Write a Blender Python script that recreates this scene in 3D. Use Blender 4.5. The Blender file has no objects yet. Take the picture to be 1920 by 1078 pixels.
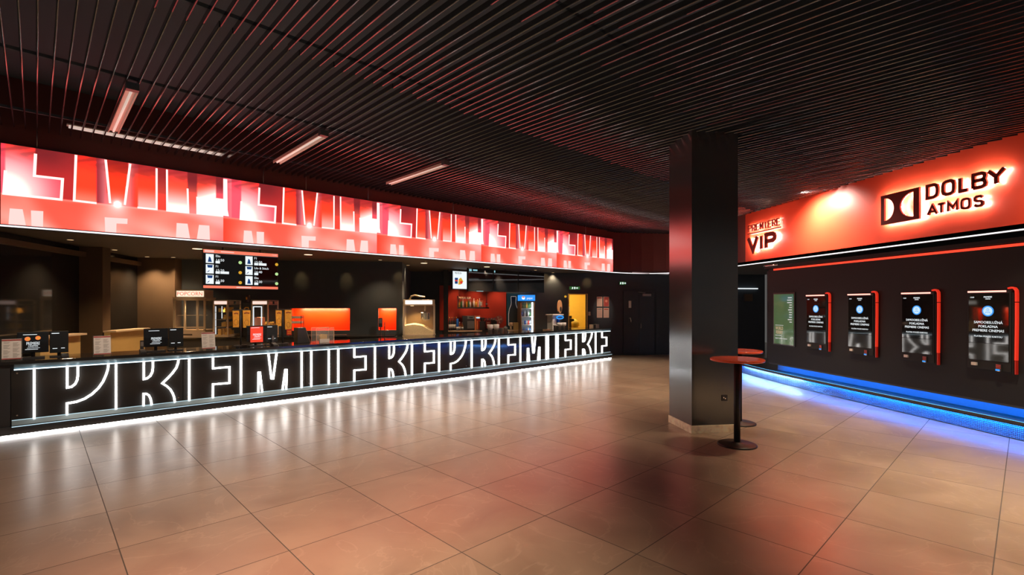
import bpy, math, random
from mathutils import Vector, Matrix
random.seed(7)
C = bpy.context.scene.collection
SC = bpy.context.scene
PI = math.pi

# ------------------------------------------------------------------ camera, world, exposure
FPX, CX, HY, EYE = 927.0, 960.0, 570.0, 1.75
TH = math.atan(135 / 927)
FW = (math.sin(TH), math.cos(TH)); RT = (math.cos(TH), -math.sin(TH))
cam = bpy.data.cameras.new('camera'); camo = bpy.data.objects.new('camera', cam); C.objects.link(camo)
camo.location = (0, 0, EYE); camo.rotation_euler = (PI / 2, 0, -TH)
cam.sensor_width = 36; cam.lens = FPX / 1920 * 36; cam.shift_y = (HY - 539) / 1920
cam.clip_start = .05; cam.clip_end = 200
SC.camera = camo
SC.view_settings.view_transform = 'Standard'; SC.view_settings.look = 'None'
SC.view_settings.exposure = 0; SC.view_settings.gamma = 1
SC.cycles.use_denoising = True
SC.cycles.max_bounces = 8; SC.cycles.sample_clamp_indirect = 4
w = bpy.data.worlds.new('world'); SC.world = w; w.use_nodes = True
w.node_tree.nodes['Background'].inputs[0].default_value = (1.0, .97, .93, 1)
w.node_tree.nodes['Background'].inputs[1].default_value = .09

PHI = math.radians(35.57)          # the counter runs at this angle to the back wall
U = (math.cos(PHI), math.sin(PHI)); V = (-math.sin(PHI), math.cos(PHI))
def st(s, t, z=0): return (s * U[0] + t * V[0], s * U[1] + t * V[1], z)
def ray(px, py):
    a = (px - CX) / FPX; b = (HY - py) / FPX
    return (FW[0] + a * RT[0], FW[1] + a * RT[1], b)
def at(px, py, Y):                 # the point of the wall plane y = Y
    r = ray(px, py); k = Y / r[1]; return (r[0] * k, Y, EYE + r[2] * k)
def atx(px, py, X):
    r = ray(px, py); k = X / r[0]; return (X, r[1] * k, EYE + r[2] * k)
def atc(px, py, t):                # (s, z) on the plane parallel to the counter
    r = ray(px, py); k = t / (r[0] * V[0] + r[1] * V[1]); x, y = r[0] * k, r[1] * k
    return (x * U[0] + y * U[1], EYE + r[2] * k)
def flo(px, py, z=0.0):
    r = ray(px, py); k = (z - EYE) / r[2]; return (r[0] * k, r[1] * k)

# ------------------------------------------------------------------ lights
def spot(name, loc, to, power, col, ang=1.2, blend=.6, r=.06, parent=None):
    l = bpy.data.lights.new(name, 'SPOT'); l.energy = power; l.color = col
    l.spot_size = ang; l.spot_blend = blend; l.shadow_soft_size = r
    o = bpy.data.objects.new(name, l); C.objects.link(o); o.location = loc
    d = Vector(to) - Vector(loc); o.rotation_euler = d.to_track_quat('-Z', 'Y').to_euler()
    return o
def area(name, loc, to, sx, sy, power, col):
    l = bpy.data.lights.new(name, 'AREA'); l.shape = 'RECTANGLE'; l.size = sx; l.size_y = sy
    l.energy = power; l.color = col
    o = bpy.data.objects.new(name, l); C.objects.link(o); o.location = loc
    d = Vector(to) - Vector(loc); o.rotation_euler = d.to_track_quat('-Z', 'Y').to_euler()
    return o
WARM = (1, .72, .42)
# wall washers above the red sign wall
spot('wall_washer_light', (7.45, 9.35, 4.05), (7.96, 9.3, 3.2), 620, (1, .72, .62), 2.4, 1, .16)
spot('wall_washer_light', (7.45, 4.75, 4.02), (7.96, 4.75, 3.3), 260, (1, .6, .36), 2.2, .9, .12)
spot('wall_washer_light', (6.6, 10.2, 3.98), (7.96, 10.6, 3.1), 40, (1, .5, .35), 1.9, 1, .12)
# unseen lobby ceiling lights placed to brighten the floor, the last for the tables
for x, y, p in ((-.9, 4.3, 60), (-3.4, 6.0, 45), (-.7, 1.9, 60), (4.7, 2.8, 95), (6.2, 4.8, 60), (5.9, 8.2, 60), (1.0, 7.6, 60), (3.6, 10.2, 60), (5.4, 13.2, 45), (-1.2, 8.2, 30), (5.0, 5.6, 30)):
    spot('lobby_fill_light', (x, y, 4.03), (x, y, 0), p * 11, (1, .71, .46), 1.35, 1, .12)

# ------------------------------------------------------------------ materials
def mat(name, col=(.5, .5, .5), rough=.5, metal=0, emit=None, es=0, spec=.5, coat=0, noise=0, nscale=8, ior=None, alpha=None, trans=0):
    m = bpy.data.materials.new(name); m.use_nodes = True
    nt = m.node_tree; b = nt.nodes['Principled BSDF']
    b.inputs['Base Color'].default_value = (*col, 1); b.inputs['Roughness'].default_value = rough
    b.inputs['Metallic'].default_value = metal; b.inputs['Specular IOR Level'].default_value = spec
    b.inputs['Coat Weight'].default_value = coat; b.inputs['Coat Roughness'].default_value = rough; b.inputs['Transmission Weight'].default_value = trans
    if ior: b.inputs['IOR'].default_value = ior
    if alpha is not None: b.inputs['Alpha'].default_value = alpha
    if emit: b.inputs['Emission Color'].default_value = (*emit, 1); b.inputs['Emission Strength'].default_value = es
    if noise:
        n = nt.nodes.new('ShaderNodeTexNoise'); n.inputs['Scale'].default_value = nscale; n.inputs['Detail'].default_value = 5
        tc = nt.nodes.new('ShaderNodeTexCoord'); nt.links.new(tc.outputs['Object'], n.inputs['Vector'])
        mx = nt.nodes.new('ShaderNodeMix'); mx.data_type = 'RGBA'; mx.blend_type = 'MULTIPLY'
        mx.inputs['Factor'].default_value = 1; mx.inputs['A'].default_value = (*col, 1)
        mr = nt.nodes.new('ShaderNodeMapRange'); mr.inputs['To Min'].default_value = 1 - noise; mr.inputs['To Max'].default_value = 1 + noise
        nt.links.new(n.outputs['Fac'], mr.inputs['Value']); nt.links.new(mr.outputs['Result'], mx.inputs['B'])
        nt.links.new(mx.outputs['Result'], b.inputs['Base Color'])
    return m
M = {}
M['black'] = mat('black_paint', (.046, .058, .07), .6, noise=.12, nscale=5, spec=.3)
M['ceil'] = mat('black_ceiling_paint', (.10, .13, .165), .8, spec=.1)
M['slat'] = mat('black_gloss_slat', (.028, .04, .05), .25, spec=1.0, coat=.8)
M['blackgloss'] = mat('black_gloss', (.02, .02, .02), .06, spec=.5)
M['blacksatin'] = mat('black_satin_metal', (.045, .046, .045), .32, spec=.9, coat=.4)
M['blackplastic'] = mat('black_plastic', (.04, .04, .042), .4)
M['stone'] = mat('black_stone_top', (.02, .018, .017), .1, spec=.9, noise=.5, nscale=30)
M['column'] = mat('column_satin', (.026, .028, .028), .19, ior=1.6, metal=.0, spec=1.0, coat=.7)
M['steel'] = mat('brushed_steel', (.55, .52, .48), .35, metal=1, noise=.15, nscale=20)
M['oldsteel'] = mat('scuffed_steel', (1, .9, .64), .42, metal=.15, noise=.6, nscale=14)
M['frame'] = mat('pale_machine_metal', (.78, .62, .42), .3, metal=.25)
M['chrome'] = mat('chrome', (.8, .78, .75), .12, metal=1)
M['alu'] = mat('anodised_profile', (.09, .13, .15), .42, metal=.4)
M['redwall'] = mat('red_wall_paint', (.75, .075, .030), .38, noise=.06, nscale=2)
M['letter'] = mat('dark_red_letter', (.15, .018, .014), .35)
M['orange'] = mat('orange_glass_panel', (.85, .052, .005), .3, noise=.1, nscale=1.5)
M['redpanel'] = mat('red_back_panel', (.35, .03, .015), .35, noise=.2, nscale=2)
M['redtop'] = mat('red_table_top', (1, .14, .06), .10)
M['cream'] = mat('cream_laminate', (.62, .42, .17), .5, noise=.05)
M['creamtop'] = mat('cream_top', (.8, .6, .42), .4)
M['tan'] = mat('brown_wall_paint', (.115, .072, .04), .7, noise=.15, nscale=3)
M['brownceil'] = mat('brown_soffit_paint', (.10, .085, .07), .7)
M['white'] = mat('white_plastic', (.75, .72, .68), .4)
M['paper'] = mat('white_paper', (.78, .75, .7), .7)
M['papertext'] = mat('grey_print', (.32, .3, .28), .7)
M['redprint'] = mat('red_print', (.4, .06, .05), .6)
M['redplastic'] = mat('red_plastic', (.6, .04, .02), .3)
M['glass'] = mat('clear_glass', (1, 1, 1), .02, alpha=.045, spec=.8)
M['acrylic'] = mat('clear_acrylic', (1, .97, .9), .03, alpha=.09, spec=.8)
M['popcorn'] = mat('popcorn', (.9, .72, .38), .8, noise=.35, nscale=60)
M['gold'] = mat('golden_snack', (.75, .42, .06), .7, noise=.5, nscale=40)
M['bag'] = mat('orange_paper_bag', (.95, .45, .05), .55, noise=.3, nscale=25)
M['bagprint'] = mat('brown_bag_print', (.35, .07, .02), .55)
M['blue'] = mat('blue_plastic', (.02, .15, .6), .3)
M['green'] = mat('green_glass', (.05, .16, .05), .15)
M['brownglass'] = mat('brown_glass', (.2, .07, .02), .15)
M['hose'] = mat('foil_hose', (.5, .45, .38), .35, metal=.8)
M['batten'] = mat('white_batten', (.8, .74, .68), .35)
M['tealwall'] = mat('dark_teal_panel', (.01, .05, .075), .35)
def em(name, col, s, base=(.02, .02, .02)): return mat(name, base, .4, emit=col, es=s)
M['neon'] = em('neon_white', (1, .96, .92), 10)
M['striptop'] = em('white_led_strip', (.72, .92, 1), 2.6)
M['stripbot'] = em('white_led_line', (.6, .85, .95), 1.1)
M['floorled'] = em('white_led_underglow', (.95, .97, 1), 45)
M['fasciastrip'] = em('white_fascia_line', (1, .97, 1), 1.6)
M['redled'] = em('red_led_strip', (1, .05, .02), 1.5)
M['kioskbar'] = em('pink_led_bar', (1, .35, .28), 2.4)
M['fin'] = em('red_lit_acrylic', (1, .04, .015), .6, (.5, .03, .02))
M['fin2'] = em('dim_red_acrylic', (1, .02, .01), .16, (.3, .02, .01))
M['blueled'] = em('blue_led_strip', (.0, .3, 1), 36)
M['blueled4'] = em('bright_blue_led_strip', (.0, .22, 1), 85)
M['blueled3'] = em('blue_white_floor_glow', (.25, .5, 1), 190)
M['blueled2'] = em('cyan_rim_glow', (.1, .6, 1), 2.2)
M['halo'] = em('white_halo_led', (1, .8, .72), 120)
M['lamp'] = em('warm_downlight_lens', (1, .72, .42), 2.4)
M['lampdim'] = em('small_downlight_lens', (1, .62, .3), .9)
M['warmlens'] = em('warm_sign_glow', (1, .8, .6), 1.15)
M['pinklens'] = em('pink_sign_glow', (1, .68, .58), 1.1)
M['popred'] = em('sign_red_letter', (1, .16, .08), .8)
M['scrwhite'] = em('screen_white', (.9, .97, 1), 1.0)
M['scrcyan'] = em('screen_cyan', (.35, .75, .85), .8)
M['scrblue'] = em('screen_blue', (.02, .3, .85), 1.1)
M['scrlight'] = em('screen_light_blue', (.6, .85, 1), .95)
M['scrnavy'] = em('screen_navy', (.01, .06, .22), .8)
M['scrsalmon'] = em('screen_salmon', (1, .22, .13), 1.0)
M['scrpink'] = em('screen_pink', (1, .55, .48), 1.0)
M['scrgreen'] = em('screen_green', (.55, .85, .35), .9)
M['scryellow'] = em('screen_yellow', (.8, .42, .03), .9)
M['scrorange'] = em('screen_orange', (1, .25, .06), .9)
M['scrred'] = em('screen_red', (.9, .06, .04), .8)
M['scrblack'] = mat('screen_glass', (.012, .012, .013), .04, spec=.9)
M['scanglass'] = mat('grey_window_glass', (.035, .042, .042), .05, spec=.8)
M['fridgelight'] = em('fridge_tube', (.75, .92, 1), 5)
M['fridgeblue'] = em('fridge_header', (.01, .28, .9), 1.1)
M['fridgein'] = mat('fridge_liner', (.55, .62, .68), .5)
M['exitgreen'] = em('exit_sign_green', (.03, .22, .05), .5)
M['yellowroom'] = mat('yellow_room_paint', (.75, .5, .08), .7, noise=.06)
M['yellowdark'] = mat('ochre_board', (.45, .26, .01), .6)
M['posterg'] = mat('green_poster', (.05, .11, .045), .08, emit=(.08, .22, .08), es=.42, noise=.6, nscale=4, coat=.6)  # the sheet carries a glow of its own in place of light on it
M['postertext'] = em('poster_white_text', (.8, .85, .8), .7)  # poster print also glows, standing in for light on the paper
M['postercream'] = em('poster_cream_text', (.7, .5, .28), .8)

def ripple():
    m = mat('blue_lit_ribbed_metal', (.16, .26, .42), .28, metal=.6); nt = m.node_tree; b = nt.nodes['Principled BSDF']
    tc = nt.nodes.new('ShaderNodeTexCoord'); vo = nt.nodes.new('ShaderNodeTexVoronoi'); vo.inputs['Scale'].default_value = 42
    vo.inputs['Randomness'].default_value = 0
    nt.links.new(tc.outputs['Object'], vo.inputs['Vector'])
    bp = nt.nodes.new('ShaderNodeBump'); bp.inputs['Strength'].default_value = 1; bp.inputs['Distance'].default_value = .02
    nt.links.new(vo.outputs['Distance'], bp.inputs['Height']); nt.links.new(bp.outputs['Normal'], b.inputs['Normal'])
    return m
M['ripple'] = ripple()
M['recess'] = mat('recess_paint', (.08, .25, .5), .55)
M['kioskblack'] = mat('kiosk_wall_paint', (.018, .022, .025), .55, spec=.25)
M['blackmatte'] = mat('black_matte_metal', (.015, .015, .015), .5, spec=.4)

def floor_mat():
    m = bpy.data.materials.new('stone_floor_tile'); m.use_nodes = True; nt = m.node_tree; b = nt.nodes['Principled BSDF']
    N = nt.nodes.new; L = nt.links.new
    tc = N('ShaderNodeTexCoord')
    mp = N('ShaderNodeMapping'); mp.inputs['Location'].default_value = (-.423, -.154, 0); L(tc.outputs['Object'], mp.inputs['Vector'])
    sep = N('ShaderNodeSeparateXYZ'); L(mp.outputs['Vector'], sep.inputs['Vector'])
    masks = []
    for ax in ('X', 'Y'):
        d = N('ShaderNodeMath'); d.operation = 'DIVIDE'; d.inputs[1].default_value = .868; L(sep.outputs[ax], d.inputs[0])
        a = N('ShaderNodeMath'); a.operation = 'ADD'; a.inputs[1].default_value = 200.5; L(d.outputs[0], a.inputs[0])
        fr = N('ShaderNodeMath'); fr.operation = 'FRACT'; L(a.outputs[0], fr.inputs[0])
        s = N('ShaderNodeMath'); s.operation = 'SUBTRACT'; s.inputs[1].default_value = .5; L(fr.outputs[0], s.inputs[0])
        ab = N('ShaderNodeMath'); ab.operation = 'ABSOLUTE'; L(s.outputs[0], ab.inputs[0])
        lt = N('ShaderNodeMath'); lt.operation = 'LESS_THAN'; lt.inputs[1].default_value = .0042; L(ab.outputs[0], lt.inputs[0])
        masks.append((lt, a))
    mx = N('ShaderNodeMath'); mx.operation = 'MAXIMUM'; L(masks[0][0].outputs[0], mx.inputs[0]); L(masks[1][0].outputs[0], mx.inputs[1])
    # every tile has a slightly different tone
    cb = N('ShaderNodeCombineXYZ')
    for i in (0, 1):
        sh = N('ShaderNodeMath'); sh.operation = 'SUBTRACT'; sh.inputs[1].default_value = .5; L(masks[i][1].outputs[0], sh.inputs[0])
        flr = N('ShaderNodeMath'); flr.operation = 'FLOOR'; L(sh.outputs[0], flr.inputs[0]); L(flr.outputs[0], cb.inputs[i])
    wn = N('ShaderNodeTexWhiteNoise'); L(cb.outputs[0], wn.inputs['Vector'])
    n1 = N('ShaderNodeTexNoise'); n1.inputs['Scale'].default_value = 1.3; n1.inputs['Detail'].default_value = 5; n1.inputs['Roughness'].default_value = .55
    n1.inputs['Distortion'].default_value = .5
    ad = N('ShaderNodeVectorMath'); ad.operation = 'MULTIPLY_ADD'; ad.inputs[1].default_value = (7, 7, 7)
    L(wn.outputs['Color'], ad.inputs[0]); L(mp.outputs['Vector'], ad.inputs[2]); L(ad.outputs[0], n1.inputs['Vector'])
    cr = N('ShaderNodeValToRGB'); cr.color_ramp.elements[0].position = .2; cr.color_ramp.elements[0].color = (.24, .185, .135, 1)
    cr.color_ramp.elements[1].position = .8; cr.color_ramp.elements[1].color = (.45, .365, .275, 1)
    L(n1.outputs['Fac'], cr.inputs['Fac'])
    # thin pale veins
    n2 = N('ShaderNodeTexNoise'); n2.inputs['Scale'].default_value = .9; n2.inputs['Detail'].default_value = 6; n2.inputs['Distortion'].default_value = 2.0
    L(ad.outputs[0], n2.inputs['Vector'])
    v1 = N('ShaderNodeMath'); v1.operation = 'SUBTRACT'; v1.inputs[1].default_value = .5; L(n2.outputs['Fac'], v1.inputs[0])
    v2 = N('ShaderNodeMath'); v2.operation = 'ABSOLUTE'; L(v1.outputs[0], v2.inputs[0])
    v3 = N('ShaderNodeMapRange'); v3.inputs['From Min'].default_value = 0; v3.inputs['From Max'].default_value = .012
    v3.inputs['To Min'].default_value = .2; v3.inputs['To Max'].default_value = 0; L(v2.outputs[0], v3.inputs['Value'])
    mv = N('ShaderNodeMix'); mv.data_type = 'RGBA'; mv.inputs['B'].default_value = (.66, .56, .45, 1)
    L(v3.outputs['Result'], mv.inputs['Factor']); L(cr.outputs['Color'], mv.inputs['A'])
    mg = N('ShaderNodeMix'); mg.data_type = 'RGBA'; mg.inputs['B'].default_value = (.025, .018, .012, 1)
    L(mx.outputs[0], mg.inputs['Factor']); L(mv.outputs['Result'], mg.inputs['A']); L(mg.outputs['Result'], b.inputs['Base Color'])
    rr = N('ShaderNodeMapRange'); rr.inputs['To Min'].default_value = .265; rr.inputs['To Max'].default_value = .325
    L(n1.outputs['Fac'], rr.inputs['Value'])
    rg = N('ShaderNodeMath'); rg.operation = 'MAXIMUM'; L(rr.outputs['Result'], rg.inputs[0])
    rh = N('ShaderNodeMath'); rh.operation = 'MULTIPLY'; rh.inputs[1].default_value = .8; L(mx.outputs[0], rh.inputs[0]); L(rh.outputs[0], rg.inputs[1])
    L(rg.outputs[0], b.inputs['Roughness'])
    b.inputs['Metallic'].default_value = .12; b.inputs['IOR'].default_value = 1.8; b.inputs['Specular IOR Level'].default_value = .9
    bp = N('ShaderNodeBump'); bp.inputs['Strength'].default_value = .008; bp.inputs['Distance'].default_value = .02
    L(n1.outputs['Fac'], bp.inputs['Height']); L(bp.outputs['Normal'], b.inputs['Normal'])
    return m
M['floor'] = floor_mat()

# ------------------------------------------------------------------ mesh building
class MB:
    def __init__(s): s.v = []; s.f = []; s.m = []; s.sm = []
    def quad(s, ps, mi=0, sm=False):
        b = len(s.v); s.v += [tuple(p) for p in ps]; s.f.append(tuple(range(b, b + len(ps)))); s.m.append(mi); s.sm.append(sm); return s
    def box(s, x0, x1, y0, y1, z0, z1, mi=0):
        b = len(s.v)
        s.v += [(x, y, z) for z in (z0, z1) for y in (y0, y1) for x in (x0, x1)]
        for q in ((0, 2, 3, 1), (4, 5, 7, 6), (0, 1, 5, 4), (2, 6, 7, 3), (0, 4, 6, 2), (1, 3, 7, 5)):
            s.f.append(tuple(b + i for i in q)); s.m.append(mi); s.sm.append(False)
        return s
    def prism(s, poly, y0, y1, mi=0):          # polygon in x,z (counter-clockwise seen from -y), extruded in y
        b = len(s.v); n = len(poly)
        s.v += [(x, y0, z) for x, z in poly] + [(x, y1, z) for x, z in poly]
        s.f.append(tuple(b + i for i in range(n))); s.m.append(mi); s.sm.append(False)
        s.f.append(tuple(b + n + i for i in reversed(range(n)))); s.m.append(mi); s.sm.append(False)
        for i in range(n):
            j = (i + 1) % n; s.f.append((b + i, b + n + i, b + n + j, b + j)); s.m.append(mi); s.sm.append(False)
        return s
    def prismz(s, poly, z0, z1, mi=0):         # polygon in x,y extruded in z
        b = len(s.v); n = len(poly)
        s.v += [(x, y, z0) for x, y in poly] + [(x, y, z1) for x, y in poly]
        s.f.append(tuple(b + i for i in reversed(range(n)))); s.m.append(mi); s.sm.append(False)
        s.f.append(tuple(b + n + i for i in range(n))); s.m.append(mi); s.sm.append(False)
        for i in range(n):
            j = (i + 1) % n; s.f.append((b + i, b + j, b + n + j, b + n + i)); s.m.append(mi); s.sm.append(False)
        return s
    def prismx(s, poly, x0, x1, mi=0):         # polygon in y,z extruded in x
        b = len(s.v); n = len(poly)
        s.v += [(x0, y, z) for y, z in poly] + [(x1, y, z) for y, z in poly]
        s.f.append(tuple(b + i for i in reversed(range(n)))); s.m.append(mi); s.sm.append(False)
        s.f.append(tuple(b + n + i for i in range(n))); s.m.append(mi); s.sm.append(False)
        for i in range(n):
            j = (i + 1) % n; s.f.append((b + i, b + j, b + n + j, b + n + i)); s.m.append(mi); s.sm.append(False)
        return s
    def lathe(s, prof, c=(0, 0), n=24, mi=0, sm=True):   # prof: (r, z) from bottom to top
        b = len(s.v)
        for r, z in prof:
            for k in range(n):
                a = 2 * PI * k / n; s.v.append((c[0] + r * math.cos(a), c[1] + r * math.sin(a), z))
        for i in range(len(prof) - 1):
            for k in range(n):
                j = (k + 1) % n
                s.f.append((b + i * n + k, b + i * n + j, b + (i + 1) * n + j, b + (i + 1) * n + k)); s.m.append(mi); s.sm.append(sm)
        s.f.append(tuple(b + k for k in reversed(range(n)))); s.m.append(mi); s.sm.append(False)
        e = b + (len(prof) - 1) * n; s.f.append(tuple(e + k for k in range(n))); s.m.append(mi); s.sm.append(False)
        return s
    def cyl(s, x, y, z0, z1, r, n=20, mi=0, r2=None):
        return s.lathe([(r, z0), (r if r2 is None else r2, z1)], (x, y), n, mi)
    def disc_y(s, x, z, r, y0, y1, n=24, mi=0):  # a disc facing -y
        return s.prism([(x + r * math.cos(2 * PI * k / n), z + r * math.sin(2 * PI * k / n)) for k in range(n)], y0, y1, mi)
    def tube(s, pts, r, n=8, mi=0, closed=False):
        pts = [Vector(p) for p in pts]; b = len(s.v); m = len(pts); up = Vector((0, 0, 1)); prev = None
        for i, p in enumerate(pts):
            a = pts[i - 1] if (i or closed) else p; c = pts[(i + 1) % m] if (i < m - 1 or closed) else p
            d = (c - a).normalized()
            if prev is None:
                x = d.orthogonal().normalized()
            else:
                x = (prev - d * prev.dot(d)); x = x.normalized() if x.length > 1e-6 else d.orthogonal().normalized()
            prev = x; y = d.cross(x)
            for k in range(n):
                g = 2 * PI * k / n; s.v.append(tuple(p + (x * math.cos(g) + y * math.sin(g)) * r))
        for i in range(m if closed else m - 1):
            for k in range(n):
                j = (k + 1) % n; i2 = (i + 1) % m
                s.f.append((b + i * n + k, b + i * n + j, b + i2 * n + j, b + i2 * n + k)); s.m.append(mi); s.sm.append(True)
        if not closed:
            s.f.append(tuple(b + k for k in reversed(range(n)))); s.m.append(mi); s.sm.append(False)
            s.f.append(tuple(b + (m - 1) * n + k for k in range(n))); s.m.append(mi); s.sm.append(False)
        return s
    def ribbon(s, pts, w, y0, y1, mi=0, closed=False):   # a bar of width w along a path in x,z
        n = len(pts); Ls = []; Rs = []
        for i, (x, z) in enumerate(pts):
            def nrm(a, c):
                dx, dz = c[0] - a[0], c[1] - a[1]; l = math.hypot(dx, dz) or 1; return (-dz / l, dx / l)
            n1 = nrm(pts[i - 1], pts[i]) if (i or closed) else None
            n2 = nrm(pts[i], pts[(i + 1) % n]) if (i < n - 1 or closed) else None
            if n1 is None: n1 = n2
            if n2 is None: n2 = n1
            bx, bz = n1[0] + n2[0], n1[1] + n2[1]; l = math.hypot(bx, bz) or 1; bx /= l; bz /= l
            k = min(2.2, 1 / max(.3, bx * n1[0] + bz * n1[1])) * w / 2
            Ls.append((x + bx * k, z + bz * k)); Rs.append((x - bx * k, z - bz * k))
        for i in range(n if closed else n - 1):
            j = (i + 1) % n
            s.prism([Rs[i], Rs[j], Ls[j], Ls[i]], y0, y1, mi)
        return s
    def text(s, txt, h, x, z, y0, y1, mi=0, align='CENTER', sx=1.0):   # lettering facing -y, cap height about h
        md = text_mesh(txt, align)
        b = len(s.v)
        for (a, c, d) in md[0]: s.v.append((x + a * h * 1.4 * sx, y1 if d < 0 else y0, z + c * h * 1.4))
        for f in md[1]: s.f.append(tuple(b + i for i in f)); s.m.append(mi); s.sm.append(False)
        return s
    def build(s, name, mats, parent=None, loc=None, rz=0, bevel=0, label=None):
        me = bpy.data.meshes.new(name); me.from_pydata(s.v, [], s.f)
        if not isinstance(mats, (list, tuple)): mats = [mats]
        for m in mats: me.materials.append(M[m] if isinstance(m, str) else m)
        me.polygons.foreach_set('material_index', s.m); me.polygons.foreach_set('use_smooth', s.sm)
        me.validate(); me.update()
        o = bpy.data.objects.new(name, me); C.objects.link(o)
        if loc: o.location = loc
        o.rotation_euler = (0, 0, rz)
        if parent: o.parent = parent
        if bevel:
            bv = o.modifiers.new('bevel', 'BEVEL'); bv.width = bevel; bv.segments = 2; bv.limit_method = 'ANGLE'
        if label: o['label'] = label
        return o
_tc = {}
def text_mesh(txt, align):
    k = (txt, align)
    if k in _tc: return _tc[k]
    cu = bpy.data.curves.new('lettering', 'FONT'); cu.body = txt; cu.align_x = align; cu.extrude = .01; cu.size = 1; cu.resolution_u = 2
    o = bpy.data.objects.new('lettering', cu); C.objects.link(o)
    bpy.context.view_layer.update()
    dg = bpy.context.evaluated_depsgraph_get(); me = bpy.data.meshes.new_from_object(o.evaluated_get(dg))
    r = ([tuple(v.co) for v in me.vertices], [tuple(p.vertices) for p in me.polygons])
    bpy.data.objects.remove(o); bpy.data.curves.remove(cu); bpy.data.meshes.remove(me)
    _tc[k] = r; return r
def tag(o, label, cat, group=None, kind=None):
    o['label'] = label; o['category'] = cat
    if group: o['group'] = group
    if kind: o['kind'] = kind
    return o
def thing(name, label, cat, loc=(0, 0, 0), rz=0, group=None):
    o = bpy.data.objects.new(name, None); C.objects.link(o); o.location = loc; o.rotation_euler = (0, 0, rz)
    o.empty_display_size = .1
    return tag(o, label, cat, group)
def struct(o, label=None, cat=None):
    o['kind'] = 'structure'
    if label: o['label'] = label
    if cat: o['category'] = cat
    return o
def copy_tree(o, parent=None, kids=None):
    c = o.copy(); C.objects.link(c)
    if parent: c.parent = parent
    for ch in [q for q in bpy.data.objects if q.parent == o]: copy_tree(ch, c)
    return c
def arc(cx, cz, r, a0, a1, n=8, rz=None):
    rz = rz or r
    return [(cx + r * math.cos(math.radians(a0 + (a1 - a0) * i / n)), cz + rz * math.sin(math.radians(a0 + (a1 - a0) * i / n))) for i in range(n + 1)]

# ================================================================== the setting
YW, YB = 16.2, 12.6                 # far wall, nearer wall behind the left half of the bar
ZS, ZL = 2.80, 4.08                 # soffit height, underside of the ceiling slats
b = MB(); b.quad([(-16, -12, 0), (24, -12, 0), (24, 24, 0), (-16, 24, 0)])
struct(b.build('floor', 'floor', rz=PHI), 'brown-grey polished stone tile floor', 'floor')
b = MB(); b.quad([(-16, -8, 4.75), (-16, 20, 4.75), (14, 20, 4.75), (14, -8, 4.75)])
struct(b.build('ceiling', 'ceil'), 'black ceiling above the slats', 'ceiling')
# back wall of the bar, nearer part with two glowing orange recesses, then the return and the far wall
xr = at(745, 570, YB)[0]
n1 = (at(545, 578, YB)[0], at(656, 578, YB)[0]); n2 = (at(709, 578, YB)[0], at(743, 578, YB)[0])
nz0, nz1 = 1.10, 1.645
b = MB()
b.box(-9, n1[0], YB, YB + .12, 0, ZS); b.box(n1[1], n2[0], YB, YB + .12, 0, ZS); b.box(n2[1], xr, YB, YB + .12, 0, ZS)
for q in (n1, n2): b.box(q[0], q[1], YB, YB + .12, 0, nz0); b.box(q[0], q[1], YB, YB + .12, nz1, ZS)
struct(b.build('wall_back', 'black'))
for i, q in enumerate((n1, n2)):
    b = MB(); b.box(q[0] - .01, q[1] + .01, YB + .29, YB + .31, nz0 - .01, nz1 + .01)
    tag(b.build('splashback_panel', 'orange'), ('wide' if i == 0 else 'narrow') + ' glowing orange glass splashback recessed in the black wall', 'wall panel')
    b = MB(); b.box(q[0] - .03, q[0] - .001, YB + .12, YB + .31, nz0 - .03, nz1 + .03); b.box(q[1] + .001, q[1] + .03, YB + .12, YB + .31, nz0 - .03, nz1 + .03); b.box(q[0], q[1], YB + .12, YB + .31, nz0 - .03, nz0); b.box(q[0], q[1], YB + .12, YB + .31, nz1, nz1 + .03)
    struct(b.build('trim_%d' % (11 + i), 'orange'), 'orange reveal of the recess')
    area('splashback_light', ((q[0] + q[1]) / 2, YB + .10, nz1 - .02), ((q[0] + q[1]) / 2, YB + .26, nz0 + .2), (q[1] - q[0]) * .8, .04, 18 if i == 0 else 6, (1, .55, .3))  # hidden light added in the recess to brighten the panel
b = MB(); b.box(xr, xr + .12, YB, YW, 0, ZS); struct(b.build('wall_return', 'black'))
dy0, dy1, dzt = at(1067, 570, YW)[0], at(1100, 570, YW)[0], 2.07
b = MB(); b.box(xr, dy0, YW, YW + .15, 0, ZS); b.box(dy1, 11.5, YW, YW + .15, 0, ZS); b.box(dy0, dy1, YW, YW + .15, dzt, ZS)
struct(b.build('wall_far', 'black'))
# red back panel of the drinks area
rx0, rx1 = at(824, 570, YW - .02)[0], at(949, 570, YW - .02)[0]
b = MB(); b.box(rx0, rx1, YW - .04, YW - .005, .9, 2.35)
tag(b.build('wall_panel', 'redpanel'), 'dark red panel on the far wall behind the drinks machines', 'wall panel')
for px_ in (836,):
    p = at(px_, 570, YW - .85)
    b = MB(); b.box(p[0] - .07, p[0] + .07, YW - .85, YW - .70, 0, ZS)
    tag(b.build('post', 'black'), 'black post in front of the red panel, left of the bottle shelf', 'post')
bx0, bx1 = at(950, 570, YW - .03)[0], at(976, 570, YW - .03)[0]
b = MB(); b.box(bx0, bx1, YW - .05, YW - .005, .9, 2.1)
tag(b.build('wall_panel', 'tealwall'), 'dark teal panel beside the drinks fridge', 'wall panel')
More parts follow.
